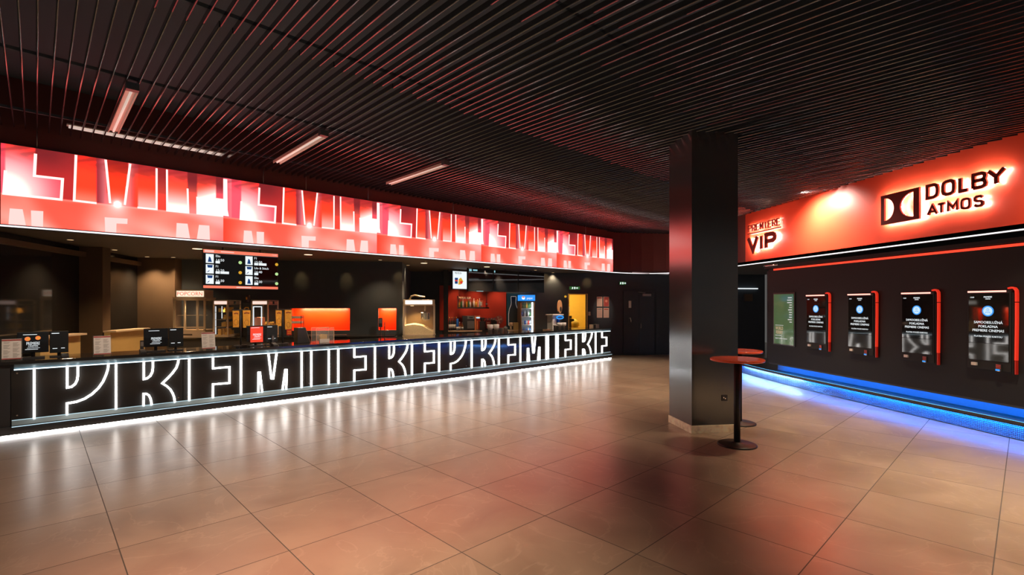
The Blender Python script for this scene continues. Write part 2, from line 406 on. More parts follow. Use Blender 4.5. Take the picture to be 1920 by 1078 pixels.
# left side: glazed wall with two pillars
def plan_box(name, pts, z0, z1, m):
    b = MB(); b.prismz(pts, z0, z1); return b.build(name, m)
struct(plan_box('wall_left', [(-6.10, 6.4), (-6.54, 10.1), (-6.69, 10.1), (-6.25, 6.4)], 0, ZS, 'blackgloss'))
struct(plan_box('wall_left_rear', [(-6.56, 10.3), (-6.78, 12.3), (-6.93, 12.3), (-6.71, 10.3)], 0, ZS, 'blackgloss'))
tag(plan_box('pillar', [(-6.69, 10.1), (-6.15, 10.1), (-6.15, 10.32), (-6.69, 10.32)], 0, ZS, 'tan'), 'narrow brown pillar between the dark glass panels', 'pillar')
tag(plan_box('pillar', [(-6.93, 12.3), (-6.0, 12.3), (-6.0, 12.6), (-6.93, 12.6)], 0, ZS, 'tan'), 'wide brown pillar left of the popcorn machine', 'pillar')
struct(plan_box('trim_1', [(-6.02, 6.6), (-6.42, 10.1), (-6.56, 10.1), (-6.18, 6.6)], 2.62, 2.70, 'tan'), 'brown cornice above the glass', 'cornice')
struct(plan_box('trim_2', [(-6.48, 10.35), (-6.68, 12.28), (-6.80, 12.28), (-6.58, 10.35)], 2.62, 2.70, 'tan'))
# soffit over the bar and the passage
so = [st(-1.6, 9.30), st(13.4, 9.30)]
so = [(p[0], p[1]) for p in so]
curve = [(5.49, 15.39), (5.9, 15.62), (6.3, 15.76), (6.7, 15.82), (7.1, 15.75), (7.45, 15.55), (7.72, 15.2), (7.88, 14.75), (7.95, 14.2), (7.96, 13.5)]
poly = [so[0]] + curve + [(7.96, 2.0), (11.5, 2.0), (11.5, 16.35), (-9, 16.35), (-9, 7.0)]
b = MB(); b.prismz(poly, ZS, ZS + .06)
struct(b.build('ceiling_soffit', 'brownceil'), 'low dark brown ceiling over the bar', 'ceiling')
# fascia carrying the screen, curved at its far end, and the red sign wall
path = [so[0]] + curve + [(7.96, 12), ]
b = MB()
for i in range(len(path) - 1):
    (x0, y0), (x1, y1) = path[i], path[i + 1]
    b.quad([(x0, y0, ZS), (x1, y1, ZS), (x1, y1, 4.75), (x0, y0, 4.75)])
struct(b.build('wall_fascia', mat('dark_red_fascia', (.13, .035, .03), .6)), 'dark fascia above the bar and passage', 'fascia')
b = MB(); b.quad([(7.96, 12, ZS), (7.96, 1.2, ZS), (7.96, 1.2, 4.75), (7.96, 12, 4.75)])
struct(b.build('wall_right', 'redwall'), 'red upper wall above the ticket kiosks', 'wall')
# thin white light line along the lower edge of fascia and sign wall
pl = [so[0]] + curve + [(7.96, 12), (7.96, 1.2)]
b = MB(); off = []
for i, p in enumerate(pl):
    a = Vector(pl[max(0, i - 1)]); c = Vector(pl[min(len(pl) - 1, i + 1)]); d = (c - a).normalized(); nn = Vector((d.y, -d.x))
    off.append((p[0] + nn.x * .035, p[1] + nn.y * .035))
for i in range(len(pl) - 1):
    b.quad([(off[i][0], off[i][1], 2.765), (off[i + 1][0], off[i + 1][1], 2.765), (off[i + 1][0], off[i + 1][1], 2.785), (off[i][0], off[i][1], 2.785)])
tag(b.build('light_line', 'fasciastrip'), 'thin white light line along the lower edge of the fascia', 'light strip')
b = MB()
for i in range(len(pl) - 1):
    b.quad([(pl[i][0], pl[i][1], 2.755), (pl[i + 1][0], pl[i + 1][1], 2.755), (off[i + 1][0], off[i + 1][1], 2.755), (off[i][0], off[i][1], 2.755)])
    b.quad([(off[i][0], off[i][1], 2.755), (off[i + 1][0], off[i + 1][1], 2.755), (off[i + 1][0], off[i + 1][1], 2.765), (off[i][0], off[i][1], 2.765)])
    b.quad([(off[i][0], off[i][1], 2.785), (off[i + 1][0], off[i + 1][1], 2.785), (off[i + 1][0], off[i + 1][1], 2.79), (off[i][0], off[i][1], 2.79)])
struct(b.build('trim_3', 'black'))
# left end of the lobby
b = MB(); b.quad([(-6.05, 7.12, 0), (-6.3, 4.0, 0), (-6.3, 4.0, 4.75), (-6.05, 7.12, 4.75)])
struct(b.build('wall_side', 'black'))

# ================================================================== ceiling slats
def slat(s, t0, t1):
    b = MB(); t = t0; r = .008
    cuts = [t0] + [c for c in (1.9 + .5 * (int(s * 9) % 3), 4.75 + random.uniform(-.05, .05)) if t0 < c < t1] + [t1]
    for k in range(len(cuts) - 1):
        j0, j1 = random.uniform(-.004, .004), random.uniform(-.004, .004); zj = random.uniform(-.003, .003)
        prof = [(r * math.cos(a), r * math.sin(a)) for a in [PI + PI * i / 8 for i in range(9)]] + [(r, .045), (-r, .045)]
        bb = len(b.v)
        for tt, jj in ((cuts[k] + .002, j0), (cuts[k + 1] - .002, j1)):
            for x, z in prof: b.v.append((x + jj, tt, z + r + zj))
        n = len(prof)
        for i in range(n):
            jx = (i + 1) % n; b.f.append((bb + i, bb + jx, bb + n + jx, bb + n + i)); b.m.append(0); b.sm.append(i < 8)
        b.f.append(tuple(bb + i for i in reversed(range(n)))); b.m.append(0); b.sm.append(False)
        b.f.append(tuple(bb + n + i for i in range(n))); b.m.append(0); b.sm.append(False)
    o = b.build('ceiling_baffle', 'slat', loc=st(s, 0, ZL), rz=PHI)
    tag(o, 'long thin black glossy slat in the lobby ceiling', 'ceiling baffle', 'black slats of the lobby ceiling', kind='thing')
for k in range(142):
    s = -.33 + k * .111
    t0 = max(-1.5, (.8134 * s - 7.9) / .5817); t1 = 9.24
    if s > 13.2: t1 = (15.75 - .5817 * s) / .8134 - .25
    if s > .3: t0 = max(t0, 1.2 - .25 * s)
    if t1 - t0 > .3: slat(s, t0, t1)
# carrier rails above the slats
for t in (2.6, 4.6, 6.6, 8.6):
    smax = min(13, (7.8 + .5817 * t) / .8134)
    b = MB(); b.box(-.5, smax, t - .015, t + .015, ZL + .058, ZL + .09)
    tag(b.build('carrier_beam', 'ceil', rz=PHI), 'black carrier rail above the ceiling slats', 'ceiling beam', 'rails above the ceiling slats', kind='thing')

# linear luminaires between the slats
LM = ['first white linear lamp between the ceiling slats, nearest the left edge', 'second white linear lamp between the slats, above the middle of the screen', 'third and farthest white linear lamp between the slats']
for i, s in enumerate((.725, 2.77, 4.78)):
    t = thing('linear_lamp', LM[i], 'ceiling lamp', st(s, 7.45, ZL - .052), PHI, 'linear lamps between the slats')
    b = MB(); b.box(-.055, .055, -.88, .88, .0, .012); b.box(-.055, -.047, -.88, .88, -.03, .0); b.box(.047, .055, -.88, .88, -.03, .0); b.build('housing', 'batten', t)
    b = MB(); b.box(-.055, .055, -.96, -.88, -.03, .045); b.build('end_cap', 'alu', t)
    b = MB(); b.tube([(.0, -.86, -.012), (0, .86, -.012)], .012, 8); b.build('tube', em('lamp_tube', (1, .8, .7), .55, (.7, .6, .55)) if i == 0 else bpy.data.materials['lamp_tube'], t)
t = thing('linear_lamp', 'long white lamp showing as dashes behind the slats above the screen', 'ceiling lamp', st(1.24, 9.0, ZL + .06), PHI, 'linear lamps between the slats')
b = MB(); b.box(-.95, .95, -.05, .05, .03, .045); b.build('housing', 'batten', t)
b = MB(); b.tube([(-.93, -.025, .015), (.93, -.025, .015)], .013, 8); b.tube([(-.93, .03, .015), (.93, .03, .015)], .013, 8); b.build('tube', bpy.data.materials['lamp_tube'], t)

# ================================================================== LED screen
def srgb(c): return tuple((x / 255 / 12.92 if x <= 10 else ((x / 255 + .055) / 1.055) ** 2.4) for x in c)
def hot(c): return tuple(x * (1 + k * max(0, min(1, (x - .72) / .28))) for x, k in zip(c, (2.3, .7, .7)))
def mixc(a, c, f): f = max(0, min(1, f)); return tuple(a[i] * (1 - f) + c[i] * f for i in range(3))
def sm(e0, e1, x): x = max(0, min(1, (x - e0) / (e1 - e0))); return x * x * (3 - 2 * x)
WH = (252, 240, 236)
def tile_col(x, z, first):
    top = sm(.75, 1.0, z)
    if z > .39:
        if x < .045: c = mixc((225, 80, 100), (240, 130, 140), x / .045)
        elif x < .098: c = mixc((235, 95, 115), (240, 70, 90), top)
        elif x < .195 or (x < .295 and z < .65):
            d = math.hypot((x - .10) / .17, (z - .37) / .55); c = mixc(WH, mixc((240, 95, 110), (232, 60, 55), top), sm(.35, 1.25, d))
        elif x < .34: c = mixc((205, 48, 48), (130, 36, 42), sm(.6, 1, z) * (1 - sm(.24, .34, x) * .5))
        elif x < .423: c = mixc((255, 72, 42), (232, 50, 38), top); c = mixc((255, 135, 110), c, sm(.38, .6, z))
        elif x < .47 + (z - .4) * -.02: c = mixc((170, 50, 60), (225, 110, 115), sm(.423, .46, x))
        elif x < .535 + (z - .4) * .035: c = mixc((255, 66, 34), (170, 32, 30), sm(.7, 1.05, z)); c = mixc((255, 110, 90), c, sm(.4, .65, z))
        elif x < .592: c = mixc((235, 125, 120), (190, 60, 70), sm(.55, .592, x)); c = mixc(c, (255, 75, 50), sm(.56, .592, x) * (1 - top))
        elif x < .676: c = mixc((255, 70, 42), (190, 45, 48), sm(.75, 1, z)); c = mixc((248, 190, 180), c, sm(.4, .72, z))
        elif x < .723: c = mixc((235, 75, 60), (160, 42, 45), sm(.5, 1, z))
        elif x < .822: c = mixc((255, 85, 62), (205, 55, 60), sm(.78, 1, z)); c = mixc(WH, c, sm(.45, .8, z))
        elif x < .867: c = mixc((248, 95, 80), (135, 38, 44), sm(.62, .9, z)); c = mixc((245, 140, 135), c, sm(.4, .6, z))
        elif x < .962 or z < .66: c = mixc((255, 85, 60), (190, 45, 48), sm(.75, 1, z)); c = mixc(WH, c, sm(.6, .82, z - .12 * (x - .867) / .1))
        else: c = mixc((235, 85, 100), (140, 38, 44), sm(.7, .9, z))
        # cloudy texture along the top
        c = mixc(c, (150, 36, 36), .18 * top * (1 + math.sin(x * 70 + 3 * math.sin(z * 30))))
    else:
        c = mixc((255, 140, 122), (255, 185, 170), sm(.30, 0, z) if z < .3 else 0)
        c = mixc(c, (255, 110, 92), .35 * (1 + math.sin(x * 23 + 2 * math.sin(z * 9))) * .8)
        if x < .14 and not first: c = mixc((240, 72, 50), c, x / .14)
        c = mixc(c, (255, 92, 72), .85 * sm(.18, .26, x + (z - .2) * .25) * (1 - sm(.34, .46, x)))
        c = mixc(c, (255, 215, 205), .7 * math.exp(-((x - .508) / (.035 + (.39 - z) * .18)) ** 2) * sm(-.1, .39, z))
        if x > .72: c = mixc(c, (250, 190, 186), .8 * sm(.72 + (.38 - z) * .9, .9 + (.38 - z) * .9, x))
        if x > .86: c = mixc(c, (245, 110, 110), .8 * sm(.86, 1, x) * (1 - z / .3))
        c = mixc(c, (255, 200, 190), math.exp(-((z - .385) / .02) ** 2) * .6)
    g = math.exp(-(((x - .508) * 2.75) ** 2 + (z - .40) ** 2) / .0028) + .35 * math.exp(-(((x - .508) * 2.75) ** 2 + (z - .40) ** 2) / .012)
    return mixc(c, (255, 252, 250), g)
EM_SCR = bpy.data.materials.new('led_image'); EM_SCR.use_nodes = True
nt = EM_SCR.node_tree; pb = nt.nodes['Principled BSDF']; atn = nt.nodes.new('ShaderNodeAttribute'); atn.attribute_name = 'Col'
nt.links.new(atn.outputs['Color'], pb.inputs['Emission Color']); pb.inputs['Emission Strength'].default_value = 1.0
pb.inputs['Base Color'].default_value = (.02, .02, .02, 1); pb.inputs['Roughness'].default_value = .5
STR = [([(.199, .93), (.195, .645), (.295, .65), (.29, .378), (.093, .376), (.098, .666)], .011),
       ([(.345, .995), (.338, .384), (.424, .381)], .010), ([(.46, .995), (.478, .40)], .010), ([(.561, .992), (.538, .40)], .010),
       ([(.592, .383), (.676, .386), (.676, .985)], .009), ([(.723, .99), (.724, .384), (.824, .387), (.82, .752)], .009),
       ([(.867, .646), (.868, .39), (1.0, .40)], .009)]
FIL = [[(.112, .199), (.155, .202), (.166, .0), (.108, .0)], [(.183, .198), (.226, .203), (.225, .0), (.185, .0)],
       [(.456, .2), (.55, .21), (.549, .135), (.504, .128), (.503, .0), (.458, .0)],
       [(.768, .215), (.82, .219), (.832, .0), (.765, .0)], [(.876, .219), (.928, .223), (.931, .0), (.865, .0)]]
SZ0, SZ1, TW = 2.795, 3.845, 2.80
def screen_tile(k, x0f, x1f, parent, first):
    s0 = -.571 + k * TW
    NX, NZ = max(8, int(170 * (x1f - x0f))), 64
    v = []; f = []; col = []
    for j in range(NZ + 1):
        for i in range(NX + 1):
            xf = x0f + (x1f - x0f) * i / NX; zf = j / NZ
            v.append((s0 + xf * TW, 0, SZ0 + zf * (SZ1 - SZ0))); col.append(hot(srgb(tile_col(xf, zf, first))))
    for j in range(NZ):
        for i in range(NX):
            a = j * (NX + 1) + i; f.append((a, a + 1, a + NX + 2, a + NX + 1))
    mb = MB()
    def clipx(p): return (max(x0f, min(x1f, p[0])), p[1])
    asp = TW / (SZ1 - SZ0)
    for pts, wd in STR:
        if min(p[0] for p in pts) > x1f or max(p[0] for p in pts) < x0f: continue
        mb.ribbon([(clipx(p)[0] * TW, p[1] * (SZ1 - SZ0)) for p in pts], wd * TW, -.0008, -.0004)
    for pts in FIL:
        if min(p[0] for p in pts) > x1f: continue
        mb.prism([(clipx(p)[0] * TW, p[1] * (SZ1 - SZ0)) for p in reversed(pts)][::-1], -.0008, -.0004)
    if not first: mb.prism([(p[0] * TW, p[1] * (SZ1 - SZ0)) for p in [(0, .40), (.03, .40), (.023, .5), (.021, .985), (0, .985)]], -.0008, -.0004)
    n0 = len(v)
    for (x, y, z) in mb.v: v.append((s0 + x, y, SZ0 + max(0, min(SZ1 - SZ0, z)))); col.append(hot(srgb((252, 238, 234) if z > .25 * (SZ1 - SZ0) else (248, 222, 218))))
    for q in mb.f: f.append(tuple(n0 + i for i in q))
    me = bpy.data.meshes.new('display_panel'); me.from_pydata(v, [], f)
    ca = me.color_attributes.new('Col', 'FLOAT_COLOR', 'POINT')
    ca.data.foreach_set('color', [c for q in col for c in (*q, 1)])
    me.materials.append(EM_SCR); me.update()
    o = bpy.data.objects.new('display_panel', me); C.objects.link(o); o.parent = parent
    return o
t = thing('led_screen', 'long red LED screen with glowing white letter outlines above the bar counter', 'screen', st(0, 9.235), PHI)
screen_tile(0, (-.34 + .571) / TW, 1, t, True)
for k in (1, 2, 3): screen_tile(k, 0, 1, t, False)
screen_tile(4, 0, (13.38 + .571 - 4 * TW) / TW, t, False)
b = MB(); b.box(-.36, 13.40, .004, .055, SZ0 - .003, SZ1 + .012); b.build('cabinet', 'blackplastic', t)
for s in (.0, 2.86, 3.6, 4.85, 7.0, 9.6, 12.0):
    b = MB(); b.tube([(s, .03, SZ1), (s, .03, 4.2)], .006, 6); b.build('suspension_rod', 'steel', t)

# ================================================================== bar counter with neon lettering
t = thing('bar_counter', 'long black bar counter with white neon PREMIERE lettering along its front', 'counter', st(0, 9.32), PHI)
S0, S1 = -.48, 13.34
b = MB(); b.box(S0, S1, .0, .06, .13, .95); b.box(S0, S1, .06, .72, .03, .95); b.build('body', 'blackplastic', t)
b = MB(); b.box(S0 - .02, S1 + .02, -.05, .78, .95, .99); b.build('worktop', 'stone', t, bevel=.004)
# panels with joints and bolts
J = [-.25, 1.675, 3.602, 5.535, 7.47, 9.417, 11.38, 13.32]
for i in range(7):
    b = MB(); b.box(J[i] + .004, J[i + 1] - .004, -.022, -.004, .215, .872); pn = b.build('front_panel', 'blackgloss', t)
    for sx in (J[i] + .06, J[i + 1] - .06):
        for z in (.27, .83): MB().disc_y(sx, z, .009, -.030, -.022, 10).build('bolt', 'chrome', pn)
b = MB(); b.box(S0, J[0] - .004, -.022, -.004, .13, .95); b.build('end_panel', 'blackplastic', t)
b = MB()
b.prismx([(-.005, .875), (-.055, .945), (-.055, .95), (-.005, .95)], -.22, 13.33)
b.build('upper_profile', 'alu', t, label='grey metal profile above the neon letters')
b = MB(); b.box(-.22, 13.33, -.034, -.023, .872, .886); b.build('upper_light', 'striptop', t)
b = MB(); b.prismx([(-.005, .21), (-.03, .21), (-.085, .150), (-.085, .138), (-.005, .138)], -.24, 13.33); b.build('lower_profile', 'alu', t)
b = MB(); b.box(-.24, 13.33, -.089, -.0855, .128, .137); b.build('lower_light', 'stripbot', t)
b = MB(); b.box(-.24, 13.33, -.034, -.026, .206, .212); b.build('lower_light', 'stripbot', t)
b = MB(); b.box(S0, S1, -.06, .06, .022, .128); b.build('plinth', 'blackplastic', t)
b = MB(); b.box(S0, S1, -.056, -.02, .016, .0215); b.build('underglow_strip', 'floorled', t)
LT = {'P': [[(0, .885), (0, .205)], [(.33, .885), (.33, .583), (.376, .588), (.414, .624), (.436, .681), (.443, .752), (.443, .885)],
            [(.328, .205), (.328, .362), (.43, .372), (.515, .403), (.594, .458), (.665, .535), (.718, .625), (.75, .716), (.772, .8), (.778, .885)]],
      'R': [[(0, .885), (0, .205)], [(.33, .885), (.33, .61), (.371, .617), (.41, .65), (.435, .706), (.443, .77), (.443, .885)],
            [(.775, .885), (.768, .82), (.745, .745), (.70, .675), (.636, .597), (.562, .520), (.618, .473), (.664, .418), (.697, .348), (.715, .29), (.726, .205)],
            [(.328, .205), (.329, .386), (.362, .384), (.392, .358), (.412, .312), (.421, .265), (.426, .205)]],
      'E': [[(0, .885), (0, .205)], [(.334, .885), (.334, .69), (.577, .692), (.577, .422), (.334, .428), (.332, .205)]],
      'M': [[(0, .885), (0, .205)], [(.274, .205), (.279, .555), (.300, .555), (.338, .205)], [(.440, .885), (.490, .425), (.520, .422), (.580, .885)],
            [(.680, .205), (.728, .56), (.752, .558), (.744, .205)], [(1.02, .885), (1.02, .205)]],
      'I': [[(0, .885), (0, .205)], [(.336, .885), (.336, .205)]]}
for ch, s in (('P', -.026), ('R', .839), ('E', 1.757), ('M', 2.51), ('I', 3.708), ('E', 4.23), ('R', 5.013), ('E', 5.897), ('P', 6.616),
              ('R', 7.573), ('E', 8.461), ('M', 9.232), ('I', 10.333), ('E', 10.747), ('R', 11.572), ('E', 12.534)):
    b = MB()
    for pts in LT[ch]: b.ribbon([(s + x, z) for x, z in pts], .024, -.050, -.023)
    b.build('neon_letter', 'neon', t)

# ================================================================== right side: kiosk wall
XK = 7.4
yk0, yk1 = 2.0, 10.47
def rr_plan(x0, x1, y0, y1, r, n=8):       # plan with a rounded corner at (x0, y1)
    return [(x1, y0), (x1, y1)] + [(x0 + r + r * math.cos(a), y1 - r + r * math.sin(a)) for a in [PI / 2 + PI / 2 * i / n for i in range(n + 1)]] + [(x0, y0)]
b = MB(); b.prismz(rr_plan(XK, 9.6, yk0, yk1, .18), .43, 2.5)
tag(b.build('kiosk_wall', 'kioskblack'), 'black wall block holding the four ticket kiosks and the green poster', 'wall unit')
kw = bpy.data.objects['kiosk_wall']
b = MB(); b.prismz(rr_plan(XK - .05, 9.6, yk0, yk1 + .05, .22), 2.55, 2.61); o = b.build('top_lip', 'kioskblack', kw)
b = MB(); b.prismz(rr_plan(XK + .02, 9.6, yk0, yk1 - .02, .18), 2.5, 2.55); b.build('top_gap', 'kioskblack', kw)
b = MB(); b.box(XK - .006, XK + .0, yk0, 10.12, 2.50, 2.535); b.build('red_light_strip', 'redled', kw)
b = MB(); b.tube([(XK - .055, 9.9, 2.615)] + [(XK - .05 + .22 + .22 * math.cos(a) * 1.03, yk1 + .05 - .22 + .22 * math.sin(a) * 1.03, 2.615) for a in [PI - PI / 2 * i / 8 for i in range(9)]], .016, 8)
b.build('rounded_edge_trim', 'chrome', kw)
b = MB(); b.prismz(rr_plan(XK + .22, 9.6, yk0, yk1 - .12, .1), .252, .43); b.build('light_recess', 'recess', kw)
b = MB(); b.box(XK + .03, XK + .06, yk0, yk1 - .3, .421, .429); b.build('blue_light_strip', 'blueled', kw)
b = MB(); b.box(XK, XK + .008, yk0, yk1 - .2, .402, .43); b.build('lower_lip', 'black', kw)  # lip added to keep the blue light off the floor
# step
stp = [(9.6, yk0), (9.6, 12.6), (8.5, 12.65), (8.12, 12.55), (7.85, 12.3), (7.72, 12.0), (7.60, 11.5), (7.52, 11.0), (7.44, 10.2), (7.39, 9.2), (7.36, 8.0), (7.36, yk0)]
def offset(poly, d): return [(x - d if x < 9.5 else x, y) for x, y in poly]
sp = thing('plinth_step', 'low curved step glowing blue along the foot of the kiosk wall', 'step', (0, 0, 0))
b = MB(); b.prismz([(x + .0, y) for x, y in stp], .012, .200); b.build('riser', 'ripple', sp, label='blue-lit dotted metal riser')
b = MB(); b.prismz(offset(stp, .045), .200, .250); b.build('cap', 'blackplastic', sp, label='black cap with a thin lit rim')
b = MB()
q = [(x - .03, y) for x, y in stp[3:]]
for i in range(len(q) - 1):
    b.quad([(q[i][0], q[i][1], .1985), (q[i + 1][0], q[i + 1][1], .1985), (q[i + 1][0] + .018, q[i + 1][1], .1985), (q[i][0] + .018, q[i][1], .1985)])
b.build('blue_light_strip', 'blueled4', sp)
b = MB()
for (xa_, ya_), (xb_, yb_) in zip(stp[6:9], stp[7:10]): b.quad([(xa_ - .03, ya_, .1975), (xb_ - .03, yb_, .1975), (xb_ - .012, yb_, .1975), (xa_ - .012, ya_, .1975)])
b.build('added_glow_strip', 'blueled3', sp)  # stronger strip added to make the bright floor patch at the far end
b = MB(); q = [(x - .045, y) for x, y in stp[3:]]
for i in range(len(q) - 1): b.quad([(q[i][0], q[i][1], .192), (q[i + 1][0], q[i + 1][1], .192), (q[i + 1][0], q[i + 1][1], .205), (q[i][0], q[i][1], .205)])
b.build('cap_lip', 'blackplastic', sp)  # lip added to hold the blue light close to the riser
q = [(x - .045, y) for x, y in stp[5:]]
b = MB()
for i in range(len(q) - 1): b.quad([(q[i][0] - .001, q[i][1], .2475), (q[i + 1][0] - .001, q[i + 1][1], .2475), (q[i + 1][0] + .001, q[i + 1][1], .2515), (q[i][0] + .001, q[i][1], .2515)])
b.build('rim_highlight', 'blueled2', sp)  # cyan highlight of the cap edge, put in as a glowing strip
area('step_end_fill', (7.40, 10.2, .17), (7.2, 10.1, 0), 2.6, .03, 3, (.1, .4, 1))  # added light for the bright floor patch at the step's end
for s_, t_, s2 in ((.9, 7.6, .2), (2.9, 7.5, 2.3), (4.2, 7.4, 3.9), (6.4, 7.4, 6.2), (8.6, 7.6, 8.4), (11.6, 7.8, 11.8)):
    x, y, _ = st(s_, t_); spot('counter_fill_light', (x, y, 4.0), st(s2, 9.6, 1.05), 300, (1, .78, .6), .75, .8, .08)  # unseen fill spots added to light the items on the counter

# kiosks
def kiosk(y, label):
    t = thing('ticket_kiosk', label, 'ticket kiosk', (XK, y, 0), -PI / 2, 'ticket kiosks in the black wall')
    # local x = to the right as seen, -y = towards the lobby
    b = MB(); b.box(-.27, .27, -.06, .0, .86, 1.93); b.build('housing', 'kioskblack', t, bevel=.006)
    b = MB(); b.box(-.245, .245, -.066, -.0605, 1.22, 1.895); scr = b.build('screen', 'scrblack', t)
    b = MB(); b.box(-.245, .245, -.066, -.0605, .985, 1.214); b.build('scan_window', 'scanglass', t)
    b = MB(); b.text('SAMOOBSLUŽNÁ', .034, 0, 1.485, -.0685, -.067, sx=.95); b.text('POKLADNA', .034, 0, 1.43, -.0685, -.067, sx=.95)
    b.text('PREMIERE CINEMAS', .034, 0, 1.375, -.0685, -.067, sx=.95); b.text('PLATBA POUZE KARTOU', .022, 0, 1.30, -.0685, -.067)
    b.text('13:00', .017, -.20, 1.835, -.0685, -.067); b.text('PREMIERE', .022, 0, 1.835, -.0685, -.067, sx=.8); b.text('CINEMAS', .014, 0, 1.812, -.0685, -.067, sx=.8)
    b.build('screen_text', 'scrwhite', scr)
    b = MB(); b.disc_y(0, 1.655, .072, -.0685, -.067, 32); b.disc_y(0, 1.655, .056, -.0695, -.0686, 32, 1)
    b.ribbon([(.012 * math.cos(a), 1.672 + .018 * math.sin(a)) for a in [2 * PI * k / 12 for k in range(12)]], .004, -.0705, -.0696, 2, True)
    b.ribbon([(-.034, 1.622), (-.02, 1.642), (0, 1.632), (.02, 1.642), (.034, 1.622)], .005, -.0705, -.0696, 2)
    b.build('touch_symbol', ['scrblue', 'scrlight', 'scrblue'], scr)
    b = MB(); b.box(-.245, .215, -.085, -.060, 1.908, 1.930); b.build('light_bar', 'kioskbar', t)
    b = MB(); b.box(-.20, -.135, -.085, -.060, .905, .945); b.build('card_reader', 'white', t)
    b = MB(); b.box(.10, .165, -.075, -.060, .86, .95); cr = b.build('card_slot', 'blackplastic', t)
    b = MB()
    for j, m_ in enumerate((2, 2, 2)): b.box(.105, .16, -.078, -.0755, .935 - j * .02, .945 - j * .02, 0)
    b.box(.10, .15, -.078, -.0755, .862, .885, 1); b.box(.12, .15, -.078, -.0755, .855, .861, 2)
    b.build('card_stickers', ['redplastic', 'scrblue', 'bag'], cr)
    # red side fin with its rounded top
    b = MB()
    outer = [(.225, 1.955), (.26, 1.965), (.295, 1.955), (.315, 1.925), (.318, 1.88)]
    b.ribbon(outer + [(.318, 1.78)], .02, -.055, -.015); b.ribbon([(.318, 1.77), (.318, 1.55), (.314, 1.20), (.312, 1.02)], .018, -.055, -.015)
    b.build('side_fin', 'fin', t, label='glowing red side fin with rounded top')
    b = MB(); b.ribbon([(.312, 1.015), (.312, .84)], .016, -.053, -.015); b.build('lower_fin', 'fin2', t)
    b = MB(); b.box(.275, .290, -.05, -.0, .84, 1.9); b.build('fin_bracket', 'kioskblack', t)
    return t
KL = ['ticket kiosk with a red side fin next to the green poster', 'ticket kiosk second from the green poster', 'ticket kiosk third from the green poster', 'nearest ticket kiosk, at the right edge of the picture']
for y, l in zip((8.785, 7.755, 6.70, 5.69), KL): kiosk(y, l)
# green poster in a frame
pt = thing('poster', 'green film poster in a black frame on the kiosk wall', 'poster', (XK, 9.77, 0), -PI / 2)
b = MB(); b.box(-.34, .34, -.02, 0, .85, 2.0); b.build('frame', 'blackplastic', pt)
b = MB(); b.box(-.31, .31, -.024, -.0205, .875, 1.965); pp = b.build('sheet', 'posterg', pt)
b = MB()
for k, wd in enumerate((.12, .14, .14, .07, .08, .11, .08, .08, .08, .12, .07)): b.box(.26 - wd, .26, -.0265, -.0245, 1.895 - k * .052 - .02, 1.895 - k * .052)
b.box(-.26, .0, -.0265, -.0245, 1.28, 1.29)
b.text('NEJLEPSI KOMEDIE', .017, -.26, 1.055, -.0265, -.0245, align='LEFT'); b.text('PRAVE V NASICH KINECH', .026, -.26, .985, -.0265, -.0245, align='LEFT', sx=.9)
b.build('small_print', 'postertext', pp)
b = MB(); b.text('WORLD', .075, -.13, 1.185, -.0265, -.0245, sx=.62); b.text('FERRY', .075, -.13, 1.095, -.0265, -.0245, sx=.75); b.build('title', 'postercream', pp)
b = MB(); b.box(-.315, .315, -.034, -.031, .87, 1.97); b.build('pane', 'glass', pt)

# ---- illuminated sign letters on the red wall
SF = {  # stroke letters in a unit cell: list of polylines, x 0..1, z 0..1
 'P': [[(0, 0), (0, 1), (.75, 1), (.95, .9), (1, .77), (.95, .6), (.75, .5), (0, .5)]],
 'R': [[(0, 0), (0, 1), (.75, 1), (.95, .9), (1, .77), (.95, .6), (.75, .5), (0, .5)], [(.5, .5), (1, 0)]],
 'E': [[(1, 0), (0, 0), (0, 1), (1, 1)], [(0, .5), (.85, .5)]],
 'M': [[(0, 0), (0, 1), (.5, .35), (1, 1), (1, 0)]],
 'I': [[(0, 0), (0, 1)]],
 'V': [[(0, 1), (.5, 0), (1, 1)]],
 'D': [[(0, 0), (0, 1), (.65, 1), (.92, .88), (1, .65), (1, .35), (.92, .12), (.65, 0), (0, 0)]],
 'O': [[(.3, 0), (.7, 0), (.93, .1), (1, .3), (1, .7), (.93, .9), (.7, 1), (.3, 1), (.07, .9), (0, .7), (0, .3), (.07, .1), (.3, 0)]],
 'L': [[(0, 1), (0, 0), (1, 0)]],
 'B': [[(0, 0), (0, 1), (.7, 1), (.93, .9), (.96, .75), (.9, .6), (.7, .52), (0, .52)], [(.7, .52), (.93, .42), (1, .25), (.93, .08), (.7, 0), (0, 0)]],
 'Y': [[(0, 1), (.5, .5), (1, 1)], [(.5, .5), (.5, 0)]],
 'A': [[(0, 0), (.5, 1), (1, 0)], [(.22, .32), (.78, .32)]],
 'T': [[(0, 1), (1, 1)], [(.5, 1), (.5, 0)]],
 'S': [[(.95, .85), (.75, 1), (.25, 1), (.05, .88), (.05, .65), (.25, .53), (.75, .47), (.95, .35), (.95, .12), (.75, 0), (.25, 0), (.02, .15)]],
}
M['halosmall'] = em('soft_white_halo_led', (1, .8, .72), 95)
